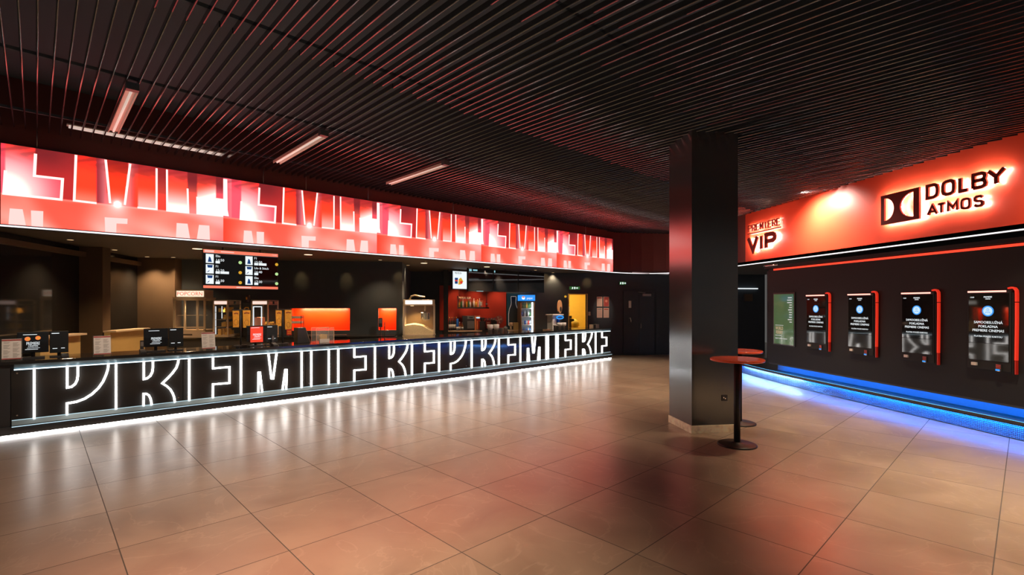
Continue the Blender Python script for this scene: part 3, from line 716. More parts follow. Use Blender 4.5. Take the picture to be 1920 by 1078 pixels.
def glyph(ch, x, z, wd, h, sw, parent, name='letter', dep=.03, gap=.06, hm='halo'):
    b = MB(); hb = MB()
    for pl_ in SF[ch]:
        cl = pl_[0] == pl_[-1]; pts = [(x + sw / 2 + p[0] * (wd - sw), z + sw / 2 + p[1] * (h - sw)) for p in (pl_[:-1] if cl else pl_)]
        b.ribbon(pts, sw, -gap - dep, -gap, closed=cl); hb.ribbon(pts, sw * (.6 if hm == 'halo' else .3), -gap + .0005, -gap + (.004 if hm == 'halo' else .0015), closed=cl)
    o = b.build(name, 'letter', parent); hb.build('halo_light', hm, o); return o
SG = thing('wall_sign', 'halo-lit PREMIERE VIP sign on the red wall, left of the larger sign', 'sign', (7.96, 11.2, 0), -PI / 2)
# local x = 11.2 - y
xs = [-.60 + i * .155 for i in range(8)]
for ch, x in zip('PREMIERE', xs):
    glyph(ch, x + (.05 if ch == 'I' else 0), 3.605, .125 if ch != 'I' else .022, .175, .019, SG, gap=.035, hm='halosmall')
b = MB(); b.box(-.61, .63, -.065, -.035, 3.545, 3.567); o = b.build('underline', 'letter', SG); b = MB(); b.box(-.60, .62, -.034, -.031, 3.553, 3.559); b.build('halo_light', 'halosmall', o)
glyph('V', -.60, 3.07, .46, .42, .10, SG); glyph('I', -.085, 3.07, .10, .42, .10, SG); glyph('P', .09, 3.07, .42, .42, .10, SG)
SG = thing('wall_sign', 'large halo-lit DOLBY ATMOS sign with double-D emblem on the red wall', 'sign', (7.96, 7.0, 0), -PI / 2)
def halfD(x, z, wd, h, left):   # outline of one D opening
    pts = arc(x, z, wd, -90, 90, 14, h / 2)
    return pts if left else [(2 * x - p[0], p[1]) for p in reversed(pts)]
# plate with two D-shaped openings
bx0_, bx1_, bz0, bz1 = -.85, -.13, 3.165, 3.69
DL = halfD(bx0_ + .07, 3.43, .19, .40, True); DR = halfD(bx1_ - .10, 3.43, .25, .42, False)
b = MB(); y0_, y1_ = -.11, -.075
def ringface(b, dpoly, x0, x1, flat_left):
    # fill between an opening and its surrounding cell [x0,x1] x [bz0,bz1] by vertical strips
    zs = sorted(set(round(p[1], 4) for p in dpoly))
    lo, hi = min(p[1] for p in dpoly), max(p[1] for p in dpoly)
    b.box(x0, x1, y0_, y1_, bz0, lo); b.box(x0, x1, y0_, y1_, hi, bz1)
    xf = dpoly[0][0]
    if flat_left: b.box(x0, xf, y0_, y1_, lo, hi)
    else: b.box(xf, x1, y0_, y1_, lo, hi)
    arcp = sorted(dpoly, key=lambda p: p[1])
    for a, c in zip(arcp[:-1], arcp[1:]):
        if c[1] - a[1] < 1e-5: continue
        if flat_left: b.prism([(a[0], a[1]), (x1, a[1]), (x1, c[1]), (c[0], c[1])], y0_, y1_)
        else: b.prism([(x0, a[1]), (a[0], a[1]), (c[0], c[1]), (x0, c[1])], y0_, y1_)
xm = (bx0_ + .07 + .19 + bx1_ - .10 - .25) / 2
ringface(b, DL, bx0_, xm, True); ringface(b, DR, xm, bx1_, False)
o = b.build('emblem', 'letter', SG)
b = MB()
for pts in ([(bx0_ + .012, bz0 + .012), (bx1_ - .012, bz0 + .012), (bx1_ - .012, bz1 - .012), (bx0_ + .012, bz1 - .012)],): b.ribbon(pts, .016, -.074, -.071, closed=True)
for D_, sgn in ((DL, 1), (DR, -1)):
    cxm = sum(p[0] for p in D_) / len(D_); b.ribbon([(cxm + (p[0] - cxm) * 1.10 - 0 * sgn, 3.43 + (p[1] - 3.43) * 1.06) for p in D_], .014, -.074, -.071, closed=True)
b.build('halo_light', 'halo', o)
for ch, x, wd in (('D', -.04, .215), ('O', .215, .215), ('L', .475, .16), ('B', .665, .215), ('Y', .87, .25)): glyph(ch, x, 3.45, wd, .25, .05, SG)
for ch, x, wd in (('A', -.02, .18), ('T', .145, .14), ('M', .305, .17), ('O', .505, .15), ('S', .69, .145)): glyph(ch, x, 3.185, wd, .175, .035, SG)

# ================================================================== column and high tables
b = MB(); cx0, cx1, cy0, cy1 = 3.366, 4.04, 6.26, 6.92
b.box(cx0, cx1, cy0, cy1, 0, 4.75)
for n_, (zz0, zz1) in (('column', (0, 4.75)),):
    o = b.build('column', 'column'); tag(o, 'square black column standing in the middle of the lobby', 'column')
b = MB(); e = .012; zt = .105
b.box(cx0 - e, cx1 + e, cy0 - e, cy0, 0, zt); b.box(cx0 - e, cx1 + e, cy1, cy1 + e, 0, zt); b.box(cx0 - e, cx0, cy0, cy1, 0, zt); b.box(cx1, cx1 + e, cy0, cy1, 0, zt)
b.build('kick_plate', 'oldsteel', o, bevel=.003)
b = MB(); b.box(3.80, 3.88, cy0 - .010, cy0, .43, .51); so_ = b.build('socket', 'blackplastic', o)
b = MB(); b.disc_y(3.825, .475, .008, -.004, 0, 10); b.disc_y(3.848, .462, .008, -.004, 0, 10); b.build('socket_pin', 'chrome', so_, loc=(0, cy0 - .0095, 0))
def high_table(x, y, label):
    t = thing('high_table', label, 'table', (x, y, 0), 0, 'round red bar tables')
    b = MB(); b.lathe([(.228, 0), (.23, .006), (.228, .014), (.20, .024), (.06, .030), (.05, .04)], n=48); b.build('base', 'blackmatte', t)
    b = MB(); b.cyl(0, 0, .03, 1.04, .038, 24); b.build('pole', 'blackmatte', t)
    b = MB(); b.cyl(0, 0, 1.025, 1.042, .12, 24); b.build('mounting_plate', 'blackplastic', t)
    b = MB(); b.lathe([(.305, 1.042), (.315, 1.050), (.315, 1.066), (.308, 1.073)], n=64); b.build('table_top', 'redtop', t)
    return t
high_table(*flo(1382, 834), 'nearer round red bar table on a black pole, in front of the column')
high_table(*flo(1386, 793.5), 'farther round red bar table, half hidden behind the nearer one')

# ================================================================== ceiling fittings of the bar
def downlight(px, py, big, label, power=0, z=ZS):
    x, y = flo(px, py, z)
    t = thing('downlight', label, 'downlight', (x, y, z), PHI, 'downlights in the bar ceiling')
    if big:
        b = MB(); b.lathe([(.085, -.006), (.10, -.004), (.10, -.0005)], n=24); b.build('ring', 'blackplastic', t)
        b = MB(); b.cyl(0, 0, -.008, -.0062, .082, 24); b.build('lens', 'lamp', t)
    else:
        b = MB(); b.lathe([(.045, -.006), (.055, -.004), (.055, -.0005)], n=20); b.build('ring', 'blackplastic', t)
        b = MB(); b.cyl(0, 0, -.008, -.0062, .042, 20); b.build('lens', 'lampdim', t)
    if power: spot('downlight_lamp', (x, y, z - .03), (x, y, 0), power * 2.6, (1, .66, .36), 1.9, .7, .06)
downlight(370, 466, True, 'large warm downlight in the bar ceiling left of the showtimes board', 60)
downlight(578, 477, True, 'large warm downlight in the bar ceiling right of the showtimes board', 60)
downlight(795, 493, True, 'large warm downlight in the bar ceiling above the big popcorn machine', 70)
downlight(913, 500, True, 'large warm downlight in the bar ceiling right of the white menu screen', 70)
for px, py, l, p in ((132, 449, 'small downlight nearest the left edge of the bar ceiling', 26), (215, 468, 'small downlight second from the left in the bar ceiling', 40),
                     (276, 481, 'small downlight third from the left in the bar ceiling', 40), (588, 490, 'small downlight close to the wall above the wide orange panel', 0),
                     (664, 498, 'small downlight above the right end of the wide orange panel', 18), (713, 487, 'small downlight above the narrow orange panel', 25),
                     (765, 497, 'small downlight behind the one above the popcorn machine', 15), (961, 510, 'small rear downlight above the teal panel', 25),
                     (1004, 506, 'small downlight above the drinks fridge', 25), (1037, 511, 'small downlight right of the drinks fridge', 25), (325, 482, 'small dim downlight above the popcorn sign', 30)):
    downlight(px, py, False, l, p)
# spotlights that leave soft pools on the rear walls
for px, py, Yw, l in ((565, 520, YB, 'left'), (650, 522, YB, 'middle'), (748, 518, YB, 'right')):
    p = at(px, py, Yw); spot('wall_spot_lamp', (p[0] - .02, Yw - .45, 2.77), (p[0], Yw, p[2] - .05), 9, (1, .58, .22), .62, 1, .03)
for px, py in ((1101, 530), (1022, 522)):
    p = at(px, py, YW); spot('wall_spot_lamp', (p[0], YW - .6, 2.77), (p[0], YW, p[2]), 12, (1, .58, .22), .6, 1, .03)
x, y = flo(549, 494, ZS)
t = thing('ceiling_speaker', 'small round fitting hanging below the bar ceiling right of the showtimes board', 'ceiling fitting', (x, y, ZS))
b = MB(); b.lathe([(.03, -.09), (.07, -.06), (.075, -.02), (.03, -.0)], n=20); b.build('body', 'steel', t)
x, y = flo(65, 452, ZS)
t = thing('security_camera', 'black dome security camera under the bar ceiling at the far left', 'security camera', (x, y, ZS))
b = MB(); b.lathe([(.085, -.05), (.09, -.03), (.09, 0)], n=28); b.build('housing', 'blackplastic', t)
b = MB(); b.lathe([(.012, -.125), (.045, -.112), (.068, -.085), (.075, -.051)], n=28); b.build('dome', 'blackgloss', t)

# showtimes board
s0, zt = atc(381, 467, 10.3); s1, _ = atc(521, 474, 10.3); zb = atc(381, 541, 10.3)[1]; zb2 = atc(521, 541.5, 10.3)[1]; zb = (zb + zb2) / 2
W_, H_ = s1 - s0, zt - zb
t = thing('showtimes_board', 'black showtimes screen with salmon bars hanging above the popcorn machine', 'screen', st(s0, 10.3, zb), PHI)
b = MB(); b.box(0, W_, .0, .07, 0, H_); b.build('housing', 'blackplastic', t, bevel=.006)
b = MB(); b.tube([(W_ * .25, .035, H_), (W_ * .25, .035, ZS - zb)], .015, 8); b.tube([(W_ * .75, .035, H_), (W_ * .75, .035, ZS - zb)], .015, 8); b.build('ceiling_mount', 'blackplastic', t)
b = MB(); b.box(.01, W_ - .01, -.004, -.0005, .01, H_ - .01); scr = b.build('screen', 'scrblack', t)
def fx(a): return (a - 120) / (1630 - 120) * W_
def fz(y_, x_): # zoom coordinates of the board, skew removed
    top = 185 + (x_ - 120) * .05; bot = 985
    return (bot - y_) / (bot - top) * H_
b = MB(); b.box(.0, W_, -.007, -.0045, H_ * .915, H_); b.box(.0, W_, -.007, -.0045, 0, H_ * .068); b.build('title_bar', 'scrsalmon', scr)
b = MB(); b.box(.02, .17, -.009, -.0075, H_ * .93, H_ * .985); b.box(.28, .50, -.009, -.0075, H_ * .945, H_ * .975); b.box(W_ * .42, W_ * .62, -.009, -.0075, H_ * .015, H_ * .05)
b.text('13:50', .03, W_ - .07, H_ * .942, -.009, -.0075); b.build('title_text', 'scrpink', scr)
b = MB(); b2 = MB(); b3 = MB(); b4 = MB(); b5 = MB()
rows = [(0, 0, '14:50', 0, 'Elio', 1), (0, 1, '15:20', 1, 'F1', 0), (0, 2, '16:30', 0, 'F1', 0), (1, 0, '15:50', 1, 'F1', 0), (1, 1, '16:40', 0, 'Lilo & Stitch', 1), (1, 2, '17:30', 0, 'Elio', 1)]
for cidx, r, tm, dol, nm, gr in rows:
    x0 = .04 + cidx * W_ * .51; z1 = H_ * .885 - r * H_ * .27; ph = H_ * .235; pw = .125
    b = MB().box(x0, x0 + pw, -.007, -.0045, z1 - ph, z1).build('film_poster_image', 'scrwhite', scr)
    b2 = MB()
    if r == 0 or (cidx == 1 and r == 2): b2.prism([(x0 + .03, z1 - ph + .02), (x0 + .095, z1 - ph + .02), (x0 + .075, z1 - ph + .10), (x0 + .05, z1 - ph + .12)], -.009, -.0075)
    else: b2.prism([(x0 + .03, z1 - .06), (x0 + .10, z1 - .06), (x0 + .11, z1 - .01), (x0 + .02, z1 - .01)], -.009, -.0075); b2.prism([(x0 + .01, z1 - .15), (x0 + .05, z1 - .13), (x0 + .06, z1 - .10)], -.009, -.0075)
    b2.build('film_poster_picture', 'scrnavy', scr)
    b3 = MB(); b3.text(nm, .042, x0 + pw + .03, z1 - .05, -.007, -.0045, align='LEFT', sx=.9)
    b3.text(tm, .046, x0 + pw + .03, z1 - .125, -.007, -.0045, align='LEFT'); b3.box(x0 + pw + .03, x0 + pw + .10, -.007, -.0045, z1 - ph, z1 - ph + .045)
    if dol: b3.box(x0 + pw + .11, x0 + pw + .25, -.007, -.0045, z1 - ph, z1 - ph + .045)
    b3.build('showtime_text', 'scrwhite', scr)
    MB().disc_y(x0 + W_ * .44, z1 - ph * .78, .03, -.007, -.0045, 20).build('marker', 'scrgreen' if gr else 'scryellow', scr)


# white menu screen and the dark ones beside it
s0, zt = atc(849, 508, 11.9); s1, _ = atc(876, 509, 11.9); zb = atc(849, 541, 11.9)[1]
W_, H_ = s1 - s0, zt - zb
t = thing('menu_screen', 'white menu screen showing a drink and a golden snack, above the bottle shelf', 'screen', st(s0, 11.9, zb), PHI)
b = MB(); b.box(-.02, W_ + .02, .0, .06, -.02, H_ + .02); b.tube([(W_ / 2, .03, H_), (W_ / 2, .03, ZS - zb)], .02, 8); b.build('housing', 'blackplastic', t)
b = MB(); b.box(0, W_, -.004, -.0005, 0, H_); scr = b.build('screen', 'scrwhite', t)
b = MB(); b.text('MENU PRO DVA', .06, W_ * .36, H_ * .84, -.006, -.0045, sx=.42); b.build('heading', 'papertext', scr)
b = MB(); b.prism([(W_ * .13, H_ * .28), (W_ * .32, H_ * .28), (W_ * .35, H_ * .62), (W_ * .13, H_ * .62)], -.006, -.0045); b.build('drink_picture', 'scrnavy', scr)
b = MB(); b.box(W_ * .14, W_ * .33, -.008, -.0065, H_ * .42, H_ * .50); b.disc_y(W_ * .57, H_ * .37, W_ * .09, -.0095, -.0085, 16); b.build('red_picture', 'scrred', scr)
b = MB(); b.prism([(W_ * .36, H_ * .24), (W_ * .52, H_ * .24), (W_ * .72, H_ * .42), (W_ * .55, H_ * .65), (W_ * .40, H_ * .55)], -.008, -.0065); b.build('snack_picture', 'scryellow', scr)
xs_ = [878, 925, 972, 1021]
for i, l in enumerate(('dark menu screen directly right of the white menu screen', 'dark menu screen in the middle of the three', 'dark menu screen above the drinks fridge')):
    s0, _ = atc(xs_[i], 500, 10.9); s1, _ = atc(xs_[i + 1], 500, 10.9); zt = 2.77; zb = atc(885, 546, 10.9)[1]
    W_ = s1 - s0 - .02
    t = thing('menu_screen', l, 'screen', st(s0, 10.9, zb), PHI, 'switched-off menu screens')
    b = MB(); b.box(0, W_, .0, .07, 0, zt - zb); b.tube([(W_ / 2, .03, zt - zb), (W_ / 2, .03, ZS - zb)], .02, 8); b.build('housing', 'blackplastic', t)
    b = MB(); b.box(.01, W_ - .01, -.004, -.0005, .01, zt - zb - .01); scr = b.build('screen', 'scrblack', t)
    if i < 2:
        b = MB(); b.box(.03, .12 - i * .05, -.006, -.0045, zt - zb - .09, zt - zb - .03)
        if i == 0: b.box(.17, .33, -.006, -.0045, zt - zb - .075, zt - zb - .035)
        b.build('screen_text', 'scrcyan', scr)
    if i == 0:
        b = MB(); b.box(.30, .55, -.008, -.003, .0, .014); b.build('edge_highlight', 'scrcyan', t)  # cyan highlight on the lower edge, put in as a glowing bar

# ================================================================== things on the bar counter
ZC = .99
def menu_stand(pxl, pxr, t_, label):
    s0, _ = atc(pxl, 650, t_); s1, _ = atc(pxr, 650, t_); w_ = min(.34, s1 - s0)
    t = thing('menu_stand', label, 'menu', st((s0 + s1) / 2, t_, ZC), PHI, 'printed menus on the counter')
    h_ = .275; tl = .22
    def P(x, f, off): return (x, f * tl * h_ * .9 - off, .012 + f * h_)
    b = MB(); b.quad([P(-w_ / 2 - .01, 0, 0), P(w_ / 2 + .01, 0, 0), P(w_ / 2 + .01, 1.03, 0), P(-w_ / 2 - .01, 1.03, 0)]); b.box(-w_ / 2 - .01, w_ / 2 + .01, -.03, .09, 0, .006); b.build('holder', 'acrylic', t)
    b = MB(); b.quad([P(-w_ / 2, .02, .003), P(w_ / 2, .02, .003), P(w_ / 2, 1, .003), P(-w_ / 2, 1, .003)])
    sh = b.build('sheet', 'paper', t)
    b = MB()
    for f0, f1 in ((.92, .985), (.03, .08)): b.quad([P(-w_ / 2, f0, .005), P(w_ / 2, f0, .005), P(w_ / 2, f1, .005), P(-w_ / 2, f1, .005)])
    b.build('red_band', 'redprint', sh)
    b = MB()
    for k in range(15):
        f = .86 - k * .052
        for xa, xb in ((-.42, -.08), (.06, .40)):
            if (k * 7 + int(xa * 10)) % 5: b.quad([P(w_ * xa, f, .005), P(w_ * (xb - .06 * (k % 3)), f, .005), P(w_ * (xb - .06 * (k % 3)), f + .016, .005), P(w_ * xa, f + .016, .005)])
    b.build('printed_lines', 'papertext', sh)
menu_stand(3, 40, 9.42, 'printed menu in a clear stand at the left end of the counter')
menu_stand(176, 208, 9.42, 'printed menu in a clear stand between the first and second till')
menu_stand(379, 404, 9.42, 'printed menu in a clear stand in front of the popcorn machine')

def till(px, t_, label, red=False, pic=True):
    s_, _ = atc(px, 640, t_)
    t = thing('till', label, 'till', st(s_, t_, ZC), PHI, 'tills on the bar counter')
    b = MB(); b.box(-.12, .12, -.04, .14, 0, .02); b.tube([(0, .05, .02), (0, .06, .22)], .022, 10); b.build('stand', 'blackplastic', t)
    b = MB(); b.box(-.16, .16, .0, .035, .08, .37); dsp = b.build('customer_display', 'kioskblack', t, bevel=.006)
    b = MB(); b.box(-.15, .15, -.003, -.0003, .09, .36); s1 = b.build('screen', 'scrblack', dsp)
    b = MB(); b.text('PREMIERE', .042, .0, .19, -.005, -.0035, sx=.55); b.text('CINEMAS', .022, .0, .163, -.005, -.0035, sx=.8); b.box(-.06, .07, -.005, -.0035, .145, .149); b.box(-.08, .05, -.005, -.0035, .125, .131)
    b.box(-.10, .04, -.005, -.0035, .33, .337); 
    if not red: b.build('screen_text', 'scrwhite', s1)
    if red:
        b.v = [(x - .0, y - .03, z) for x, y, z in b.v]; 
        r = MB(); r.box(-.105, .10, -.028, -.006, .075, .35); tb = r.build('red_tablet', em('red_tablet_face', (.9, .06, .03), .75, (.5, .04, .02)), t); b.build('tablet_text', 'scrwhite', tb)
    if pic and not red:
        b = MB(); b.disc_y(-.055, .275, .03, -.005, -.0035, 16); b.disc_y(.05, .285, .028, -.005, -.0035, 16); b.build('snack_picture', 'scrorange', s1)
        b = MB(); b.disc_y(-.045, .272, .011, -.007, -.0055, 12); b.disc_y(.057, .281, .011, -.007, -.0055, 12); b.build('picture_centre', 'scryellow', s1)
    b = MB(); b.box(.17, .37, .02, .05, .06, .37); d2 = b.build('staff_display', 'kioskblack', t, bevel=.005)
    b = MB(); b.box(.19, .27, .015, .0195, .335, .345); b.box(.20, .25, .015, .0195, .12, .128); b.box(.29, .33, .015, .0195, .122, .13); b.build('screen_text', 'scrwhite', d2)
    b = MB(); b.tube([(.27, .06, .0), (.27, .06, .1)], .02, 8); b.box(.17, .37, .03, .15, 0, .015); b.build('display_foot', 'blackplastic', t)
till(62, 9.62, 'leftmost till on the counter, round orange snacks on its screen')
till(293, 9.62, 'second till, black screen, left of the popcorn machine', pic=False)
till(481, 9.62, 'third till carrying a red tablet, in front of the warming cabinets', red=True)
for px, l in ((122, 'small card terminal on the counter beside the first till'), (268, 'card terminal standing upright left of the second till'), (515, 'card terminal right of the red tablet')):
    s_, _ = atc(px, 655, 9.5)
    t = thing('card_terminal', l, 'card terminal', st(s_, 9.5, ZC), PHI, 'card terminals on the counter')
    b = MB(); b.prismx([(-.07, 0), (.08, 0), (.08, .055), (-.07, .025)], -.04, .04); b.build('body', 'blackplastic', t, bevel=.004)
    b = MB(); b.prismx([(-.0, .0405), (.07, .0535), (.07, .056), (.0, .043)], -.03, .03); b.build('display', 'steel', t)
    if px != 122:
        b = MB(); b.box(-.022, .022, .09, .12, 0, .19); b.box(-.018, .018, .085, .09, .10, .17, 1); b.build('handset', ['blackplastic', 'steel'], t)

def bag_stand(px, label, long_):
    s_, _ = atc(px, 600, 9.9)
    t = thing('bag_stand', label, 'display stand', st(s_, 9.9, ZC), PHI, 'stands with orange paper bags')
    b = MB(); b.tube([(0, .02, 0), (0, .02, .66)], .014, 8); b.box(-.14, .14, .0, .04, .645, .665); b.box(-.1, .1, -.03, .08, 0, .012); b.build('stand', 'blackplastic', t)
    for k, (x0, x1, z0, z1) in enumerate(((-.145, -.035, .34, .64), (.02, .15, .27 if long_ else .33, .645))):
        b = MB(); b.prism([(x0 + .008, z0), (x1 - .008, z0), (x1, z1), (x0, z1)], -.03, .0)
        g = b.build('paper_bags', 'bag', t)
        b = MB(); b.ribbon([(x0 + .02, z1 - .055), ((x0 + x1) / 2, z1 - .045), (x1 - .02, z1 - .055)], .022, -.032, -.0302)
        b.ribbon(arc((x0 + x1) / 2, z0 + .09, .035, 0, 360, 14, .05)[:-1], .005, -.032, -.0302, closed=True)
        b.build('printed_pattern', 'bagprint', g)
    if long_:
        b = MB(); b.box(.055, .145, -.034, -.006, .16, .275); b.box(.065, .135, -.036, -.0342, .19, .205, 1); b.box(.065, .135, -.036, -.0342, .225, .24, 1); b.build('red_pouch', ['redplastic', 'bag'], t)
bag_stand(452, 'black stand with two stacks of orange paper bags, behind the third till', False)
bag_stand(531, 'black stand with orange paper bags and a red pouch, left of the wide orange panel', True)
s_, _ = atc(561, 620, 9.88)
t = thing('ice_bin', 'black angular bin with a sloping lid left of the clear display box', 'bin', st(s_, 9.85, ZC), PHI)
b = MB(); b.prism([(-.08, 0), (.16, 0), (.06, .30), (-.08, .30)], -.10, .10); b.build('body', 'blacksatin', t, bevel=.006)
b = MB(); b.prism([(.162, 0), (.175, 0), (.075, .305), (.062, .305)], -.10, .10); b.build('edge_trim', 'steel', t)
# clear display box
s_, _ = atc(605, 630, 9.62)
t = thing('display_box', 'clear acrylic display box on the counter in front of the wide orange panel', 'display case', st(s_, 9.62, ZC), PHI)
X = .175
b = MB()
b.box(-X, X, -.12, -.116, 0, .29); b.box(-X, X, .116, .12, 0, .29); b.box(-X, -X + .004, -.116, .116, 0, .29); b.box(X - .004, X, -.116, .116, 0, .29); b.box(-X, X, -.12, .12, .29, .294); b.build('box', 'acrylic', t)
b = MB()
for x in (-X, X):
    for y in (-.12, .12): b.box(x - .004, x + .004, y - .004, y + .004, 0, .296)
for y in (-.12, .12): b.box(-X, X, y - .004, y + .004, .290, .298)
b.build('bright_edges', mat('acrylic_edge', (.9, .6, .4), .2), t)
o = MB().box(-.09, .10, -.09, -.06, .003, .075).build('card', 'paper'); o.location = st(s_, 9.62, ZC); o.rotation_euler = (0, 0, PHI); tag(o, 'white card standing inside the clear display box', 'card')
b = MB(); b.prism([(-.05, .003), (.08, .003), (.08, .16), (-.02, .17), (-.06, .12)], -.03, .05); o = b.build('snack_box', 'cream'); o.location = st(s_, 9.62, ZC); o.rotation_euler = (0, 0, PHI); tag(o, 'cream snack box inside the clear display box', 'box')

# steel cup holders on the counter
for px, cup, l in ((919, 1, 'steel cup holder with white cups, leftmost of the row on the counter'), (930.5, 1, 'steel cup holder with white cups, second of the row'), (940, 0, 'empty steel cup holder, third of the row'), (948, 0, 'steel cup holder with a round lid, right end of the row')):
    s_, _ = atc(px, 618, 9.5)
    t = thing('cup_holder', l, 'cup holder', st(s_, 9.5, ZC), PHI, 'steel cup holders by the coffee machine')
    b = MB(); b.lathe([(.05, 0), (.052, .005), (.056, .13), (.062, .135)], n=20); b.build('canister', 'steel', t)
    if cup:
        b = MB(); b.lathe([(.052, .10), (.075, .15), (.078, .23), (.07, .235)], n=20); b.build('paper_cups', 'white', t)
    elif px > 945:
        b = MB(); b.lathe([(.055, .135), (.045, .165), (.02, .18), (.005, .182)], n=20); b.build('lid', 'chrome', t)
# drinks dispenser with blue light
s_, _ = atc(1040, 610, 9.85)
t = thing('drinks_dispenser', 'pale drinks dispenser with a glowing blue ring near the right end of the counter', 'drinks dispenser', st(s_, 9.85, ZC), PHI)
b = MB(); b.box(-.16, .02, -.06, .16, 0, .42); b.box(-.24, .26, -.14, .16, .42, .455); b.box(-.16, .24, .10, .16, .28, .42); b.build('body', 'white', t, bevel=.01)
b = MB(); b.ribbon(arc(.07, .36, .15, 0, 360, 28, .045)[:-1], .03, -.16, -.142, closed=True); b.build('light_ring', 'scrblue', t)
b = MB(); b.prism(arc(.07, .36, .13, 0, 360, 24, .03)[:-1], -.15, -.10); b.build('badge', 'scrnavy', t)
b = MB(); b.box(.03, .09, -.12, -.06, .22, .33); b.build('nozzle', 'blue', t)
for i, (px, cup, l) in enumerate(((1041, 0, 'steel cup holder left of three under the drinks dispenser'), (1049, 1, 'steel cup holder with white cups, middle of three by the dispenser'), (1057, 1, 'steel cup holder with white cups, right of three by the dispenser'))):
    s_, _ = atc(px, 615, 9.5)
    t = thing('cup_holder', l, 'cup holder', st(s_, 9.5, ZC), PHI, 'steel cup holders by the drinks dispenser')
    b = MB(); b.lathe([(.045, 0), (.05, .12), (.058, .125)], n=18); b.build('canister', 'steel', t)
    if cup: b = MB(); b.lathe([(.05, .11), (.072, .14), (.074, .21)], n=18); b.build('paper_cups', 'white', t)
    else: b = MB(); b.lathe([(.05, .125), (.068, .13), (.068, .15)], n=18); b.build('paper_cups', 'white', t)
s_, _ = atc(1051, 590, 9.92)
t = thing('beer_tap', 'upright orange oval beer tap badge behind the drinks dispenser', 'beer tap', st(s_, 9.96, ZC), PHI)
b = MB(); b.box(-.06, .06, -.02, .05, 0, .55); b.build('column', 'blackplastic', t)
b = MB(); b.prism(arc(0, .68, .09, 0, 360, 24, .20)[:-1], -.03, .02); b.build('badge', mat('tap_badge', (.8, .42, .2), .4), t)
b = MB(); b.prism(arc(.02, .60, .045, 0, 360, 16, .08)[:-1], -.035, -.0302); b.build('badge_centre', 'blackplastic', t)
s_, _ = atc(1026, 619, 9.6)
o = MB().box(-.12, .09, -.06, .06, 0, .035).build('napkin_tray', 'creamtop', loc=st(s_, 9.6, ZC), rz=PHI); tag(o, 'low orange-cream tray left of the drinks dispenser', 'tray')
for px, m_, l, w_ in ((12.86, 'creamtop', 'small cream box near the right end of the counter', .04), (12.98, 'blackplastic', 'small dark box between the two pale boxes at the counter end', .05), (13.13, 'white', 'pale pink box at the very end of the counter', .075)):
    o = MB().box(-w_, w_, -.05, .05, 0, .1).build('box', m_, loc=st(px, 9.7, ZC), rz=PHI); tag(o, l, 'box')

# ================================================================== rear counter and machines, left half of the bar
RX0 = at(325, 600, 11.9)[0] - .05
t = thing('rear_counter', 'black rear counter under the popcorn machine and warming cabinets', 'counter', (0, 0, 0))
b = MB(); b.box(RX0, xr, 11.74, 12.58, 0, .98); b.build('cabinet', 'blackplastic', t)
b = MB(); b.box(RX0, xr, 11.70, 12.59, .98, 1.01); b.build('worktop', 'stone', t)
b = MB(); b.box(at(560, 623, 11.7)[0], at(650, 623, 11.7)[0], 11.68, 11.70, 1.045, 1.06); b.box(at(560, 623, 11.7)[0], at(650, 623, 11.7)[0], 11.68, 11.8, 1.011, 1.045, 1); b.build('steel_edge', ['steel', 'blackplastic'], t)

def frame_bars(b, x0, x1, y0, y1, z0, z1, r, mi=0):
    for x in (x0, x1):
        for y in (y0, y1): b.box(x - r, x + r, y - r, y + r, z0, z1, mi)
    for z in (z0, z1):
        for y in (y0, y1): b.box(x0 - r, x1 + r, y - r, y + r, z - r, z + r, mi)
        for x in (x0, x1): b.box(x - r, x + r, y0, y1, z - r, z + r, mi)
xa, xb = at(326, 600, 12.0)[0], at(383, 600, 12.0)[0]
t = thing('popcorn_warmer', 'glass popcorn warmer with a lit POPCORN sign on the rear counter', 'popcorn machine', ((xa + xb) / 2, 12.0, 1.01))
w2 = (xb - xa) / 2
b = MB(); frame_bars(b, -w2, w2, .02, .50, .14, .84, .018); b.build('frame', 'frame', t)
b = MB(); b.box(-w2 - .02, w2 + .02, .0, .52, .0, .13); b.box(-w2 + .06, w2 - .25, -.004, .0, .04, .07, 1); b.build('base_drawer', ['creamtop', 'tan'], t)
b = MB(); b.box(-w2 - .03, w2 + .03, .0, .52, .86, .89); b.box(-w2 + .03, w2 - .0, .02, .45, .89, 1.06); hd = b.build('header', 'frame', t)
b = MB(); b.box(-w2 + .05, w2 - .02, .012, .019, .905, 1.035); sg = b.build('sign_panel', 'warmlens', hd)
b = MB(); b.text('POPCORN', .085, .01, .93, .008, .011, sx=.95); b.build('sign_text', 'popred', sg)
b = MB(); b.box(-.16, -.13, .1, .13, .15, .84); b.box(.10, .14, .1, .14, .15, .84); b.box(-w2, w2, .15, .16, .48, .49); b.box(-w2, w2, .05, .06, .20, .23, 0); b.build('inner_rails', 'frame', t)
b = MB(); b.box(-w2 + .02, w2 - .02, .018, .022, .15, .83); b.box(w2 - .002, w2 + .002, .02, .5, .15, .83); b.build('glass', 'glass', t)
b = MB(); b.box(-w2 + .03, w2 - .03, .485, .495, .14, .85); b.build('back_panel', 'kioskblack', t)  # dark sheet added so the inside of the warmer stays dark
spot('warmer_light', ((xa + xb) / 2, 12.22, 1.83), ((xa + xb) / 2, 12.2, 1.1), 26, (1, .68, .4), 2.2, .8, .05)
spot('warmer_light', ((xa + xb) / 2 - .1, 11.3, 2.7), ((xa + xb) / 2, 12.0, 1.4), 22, (1, .72, .48), .6, .8, .05)  # outside spot added to light the front of the warmer

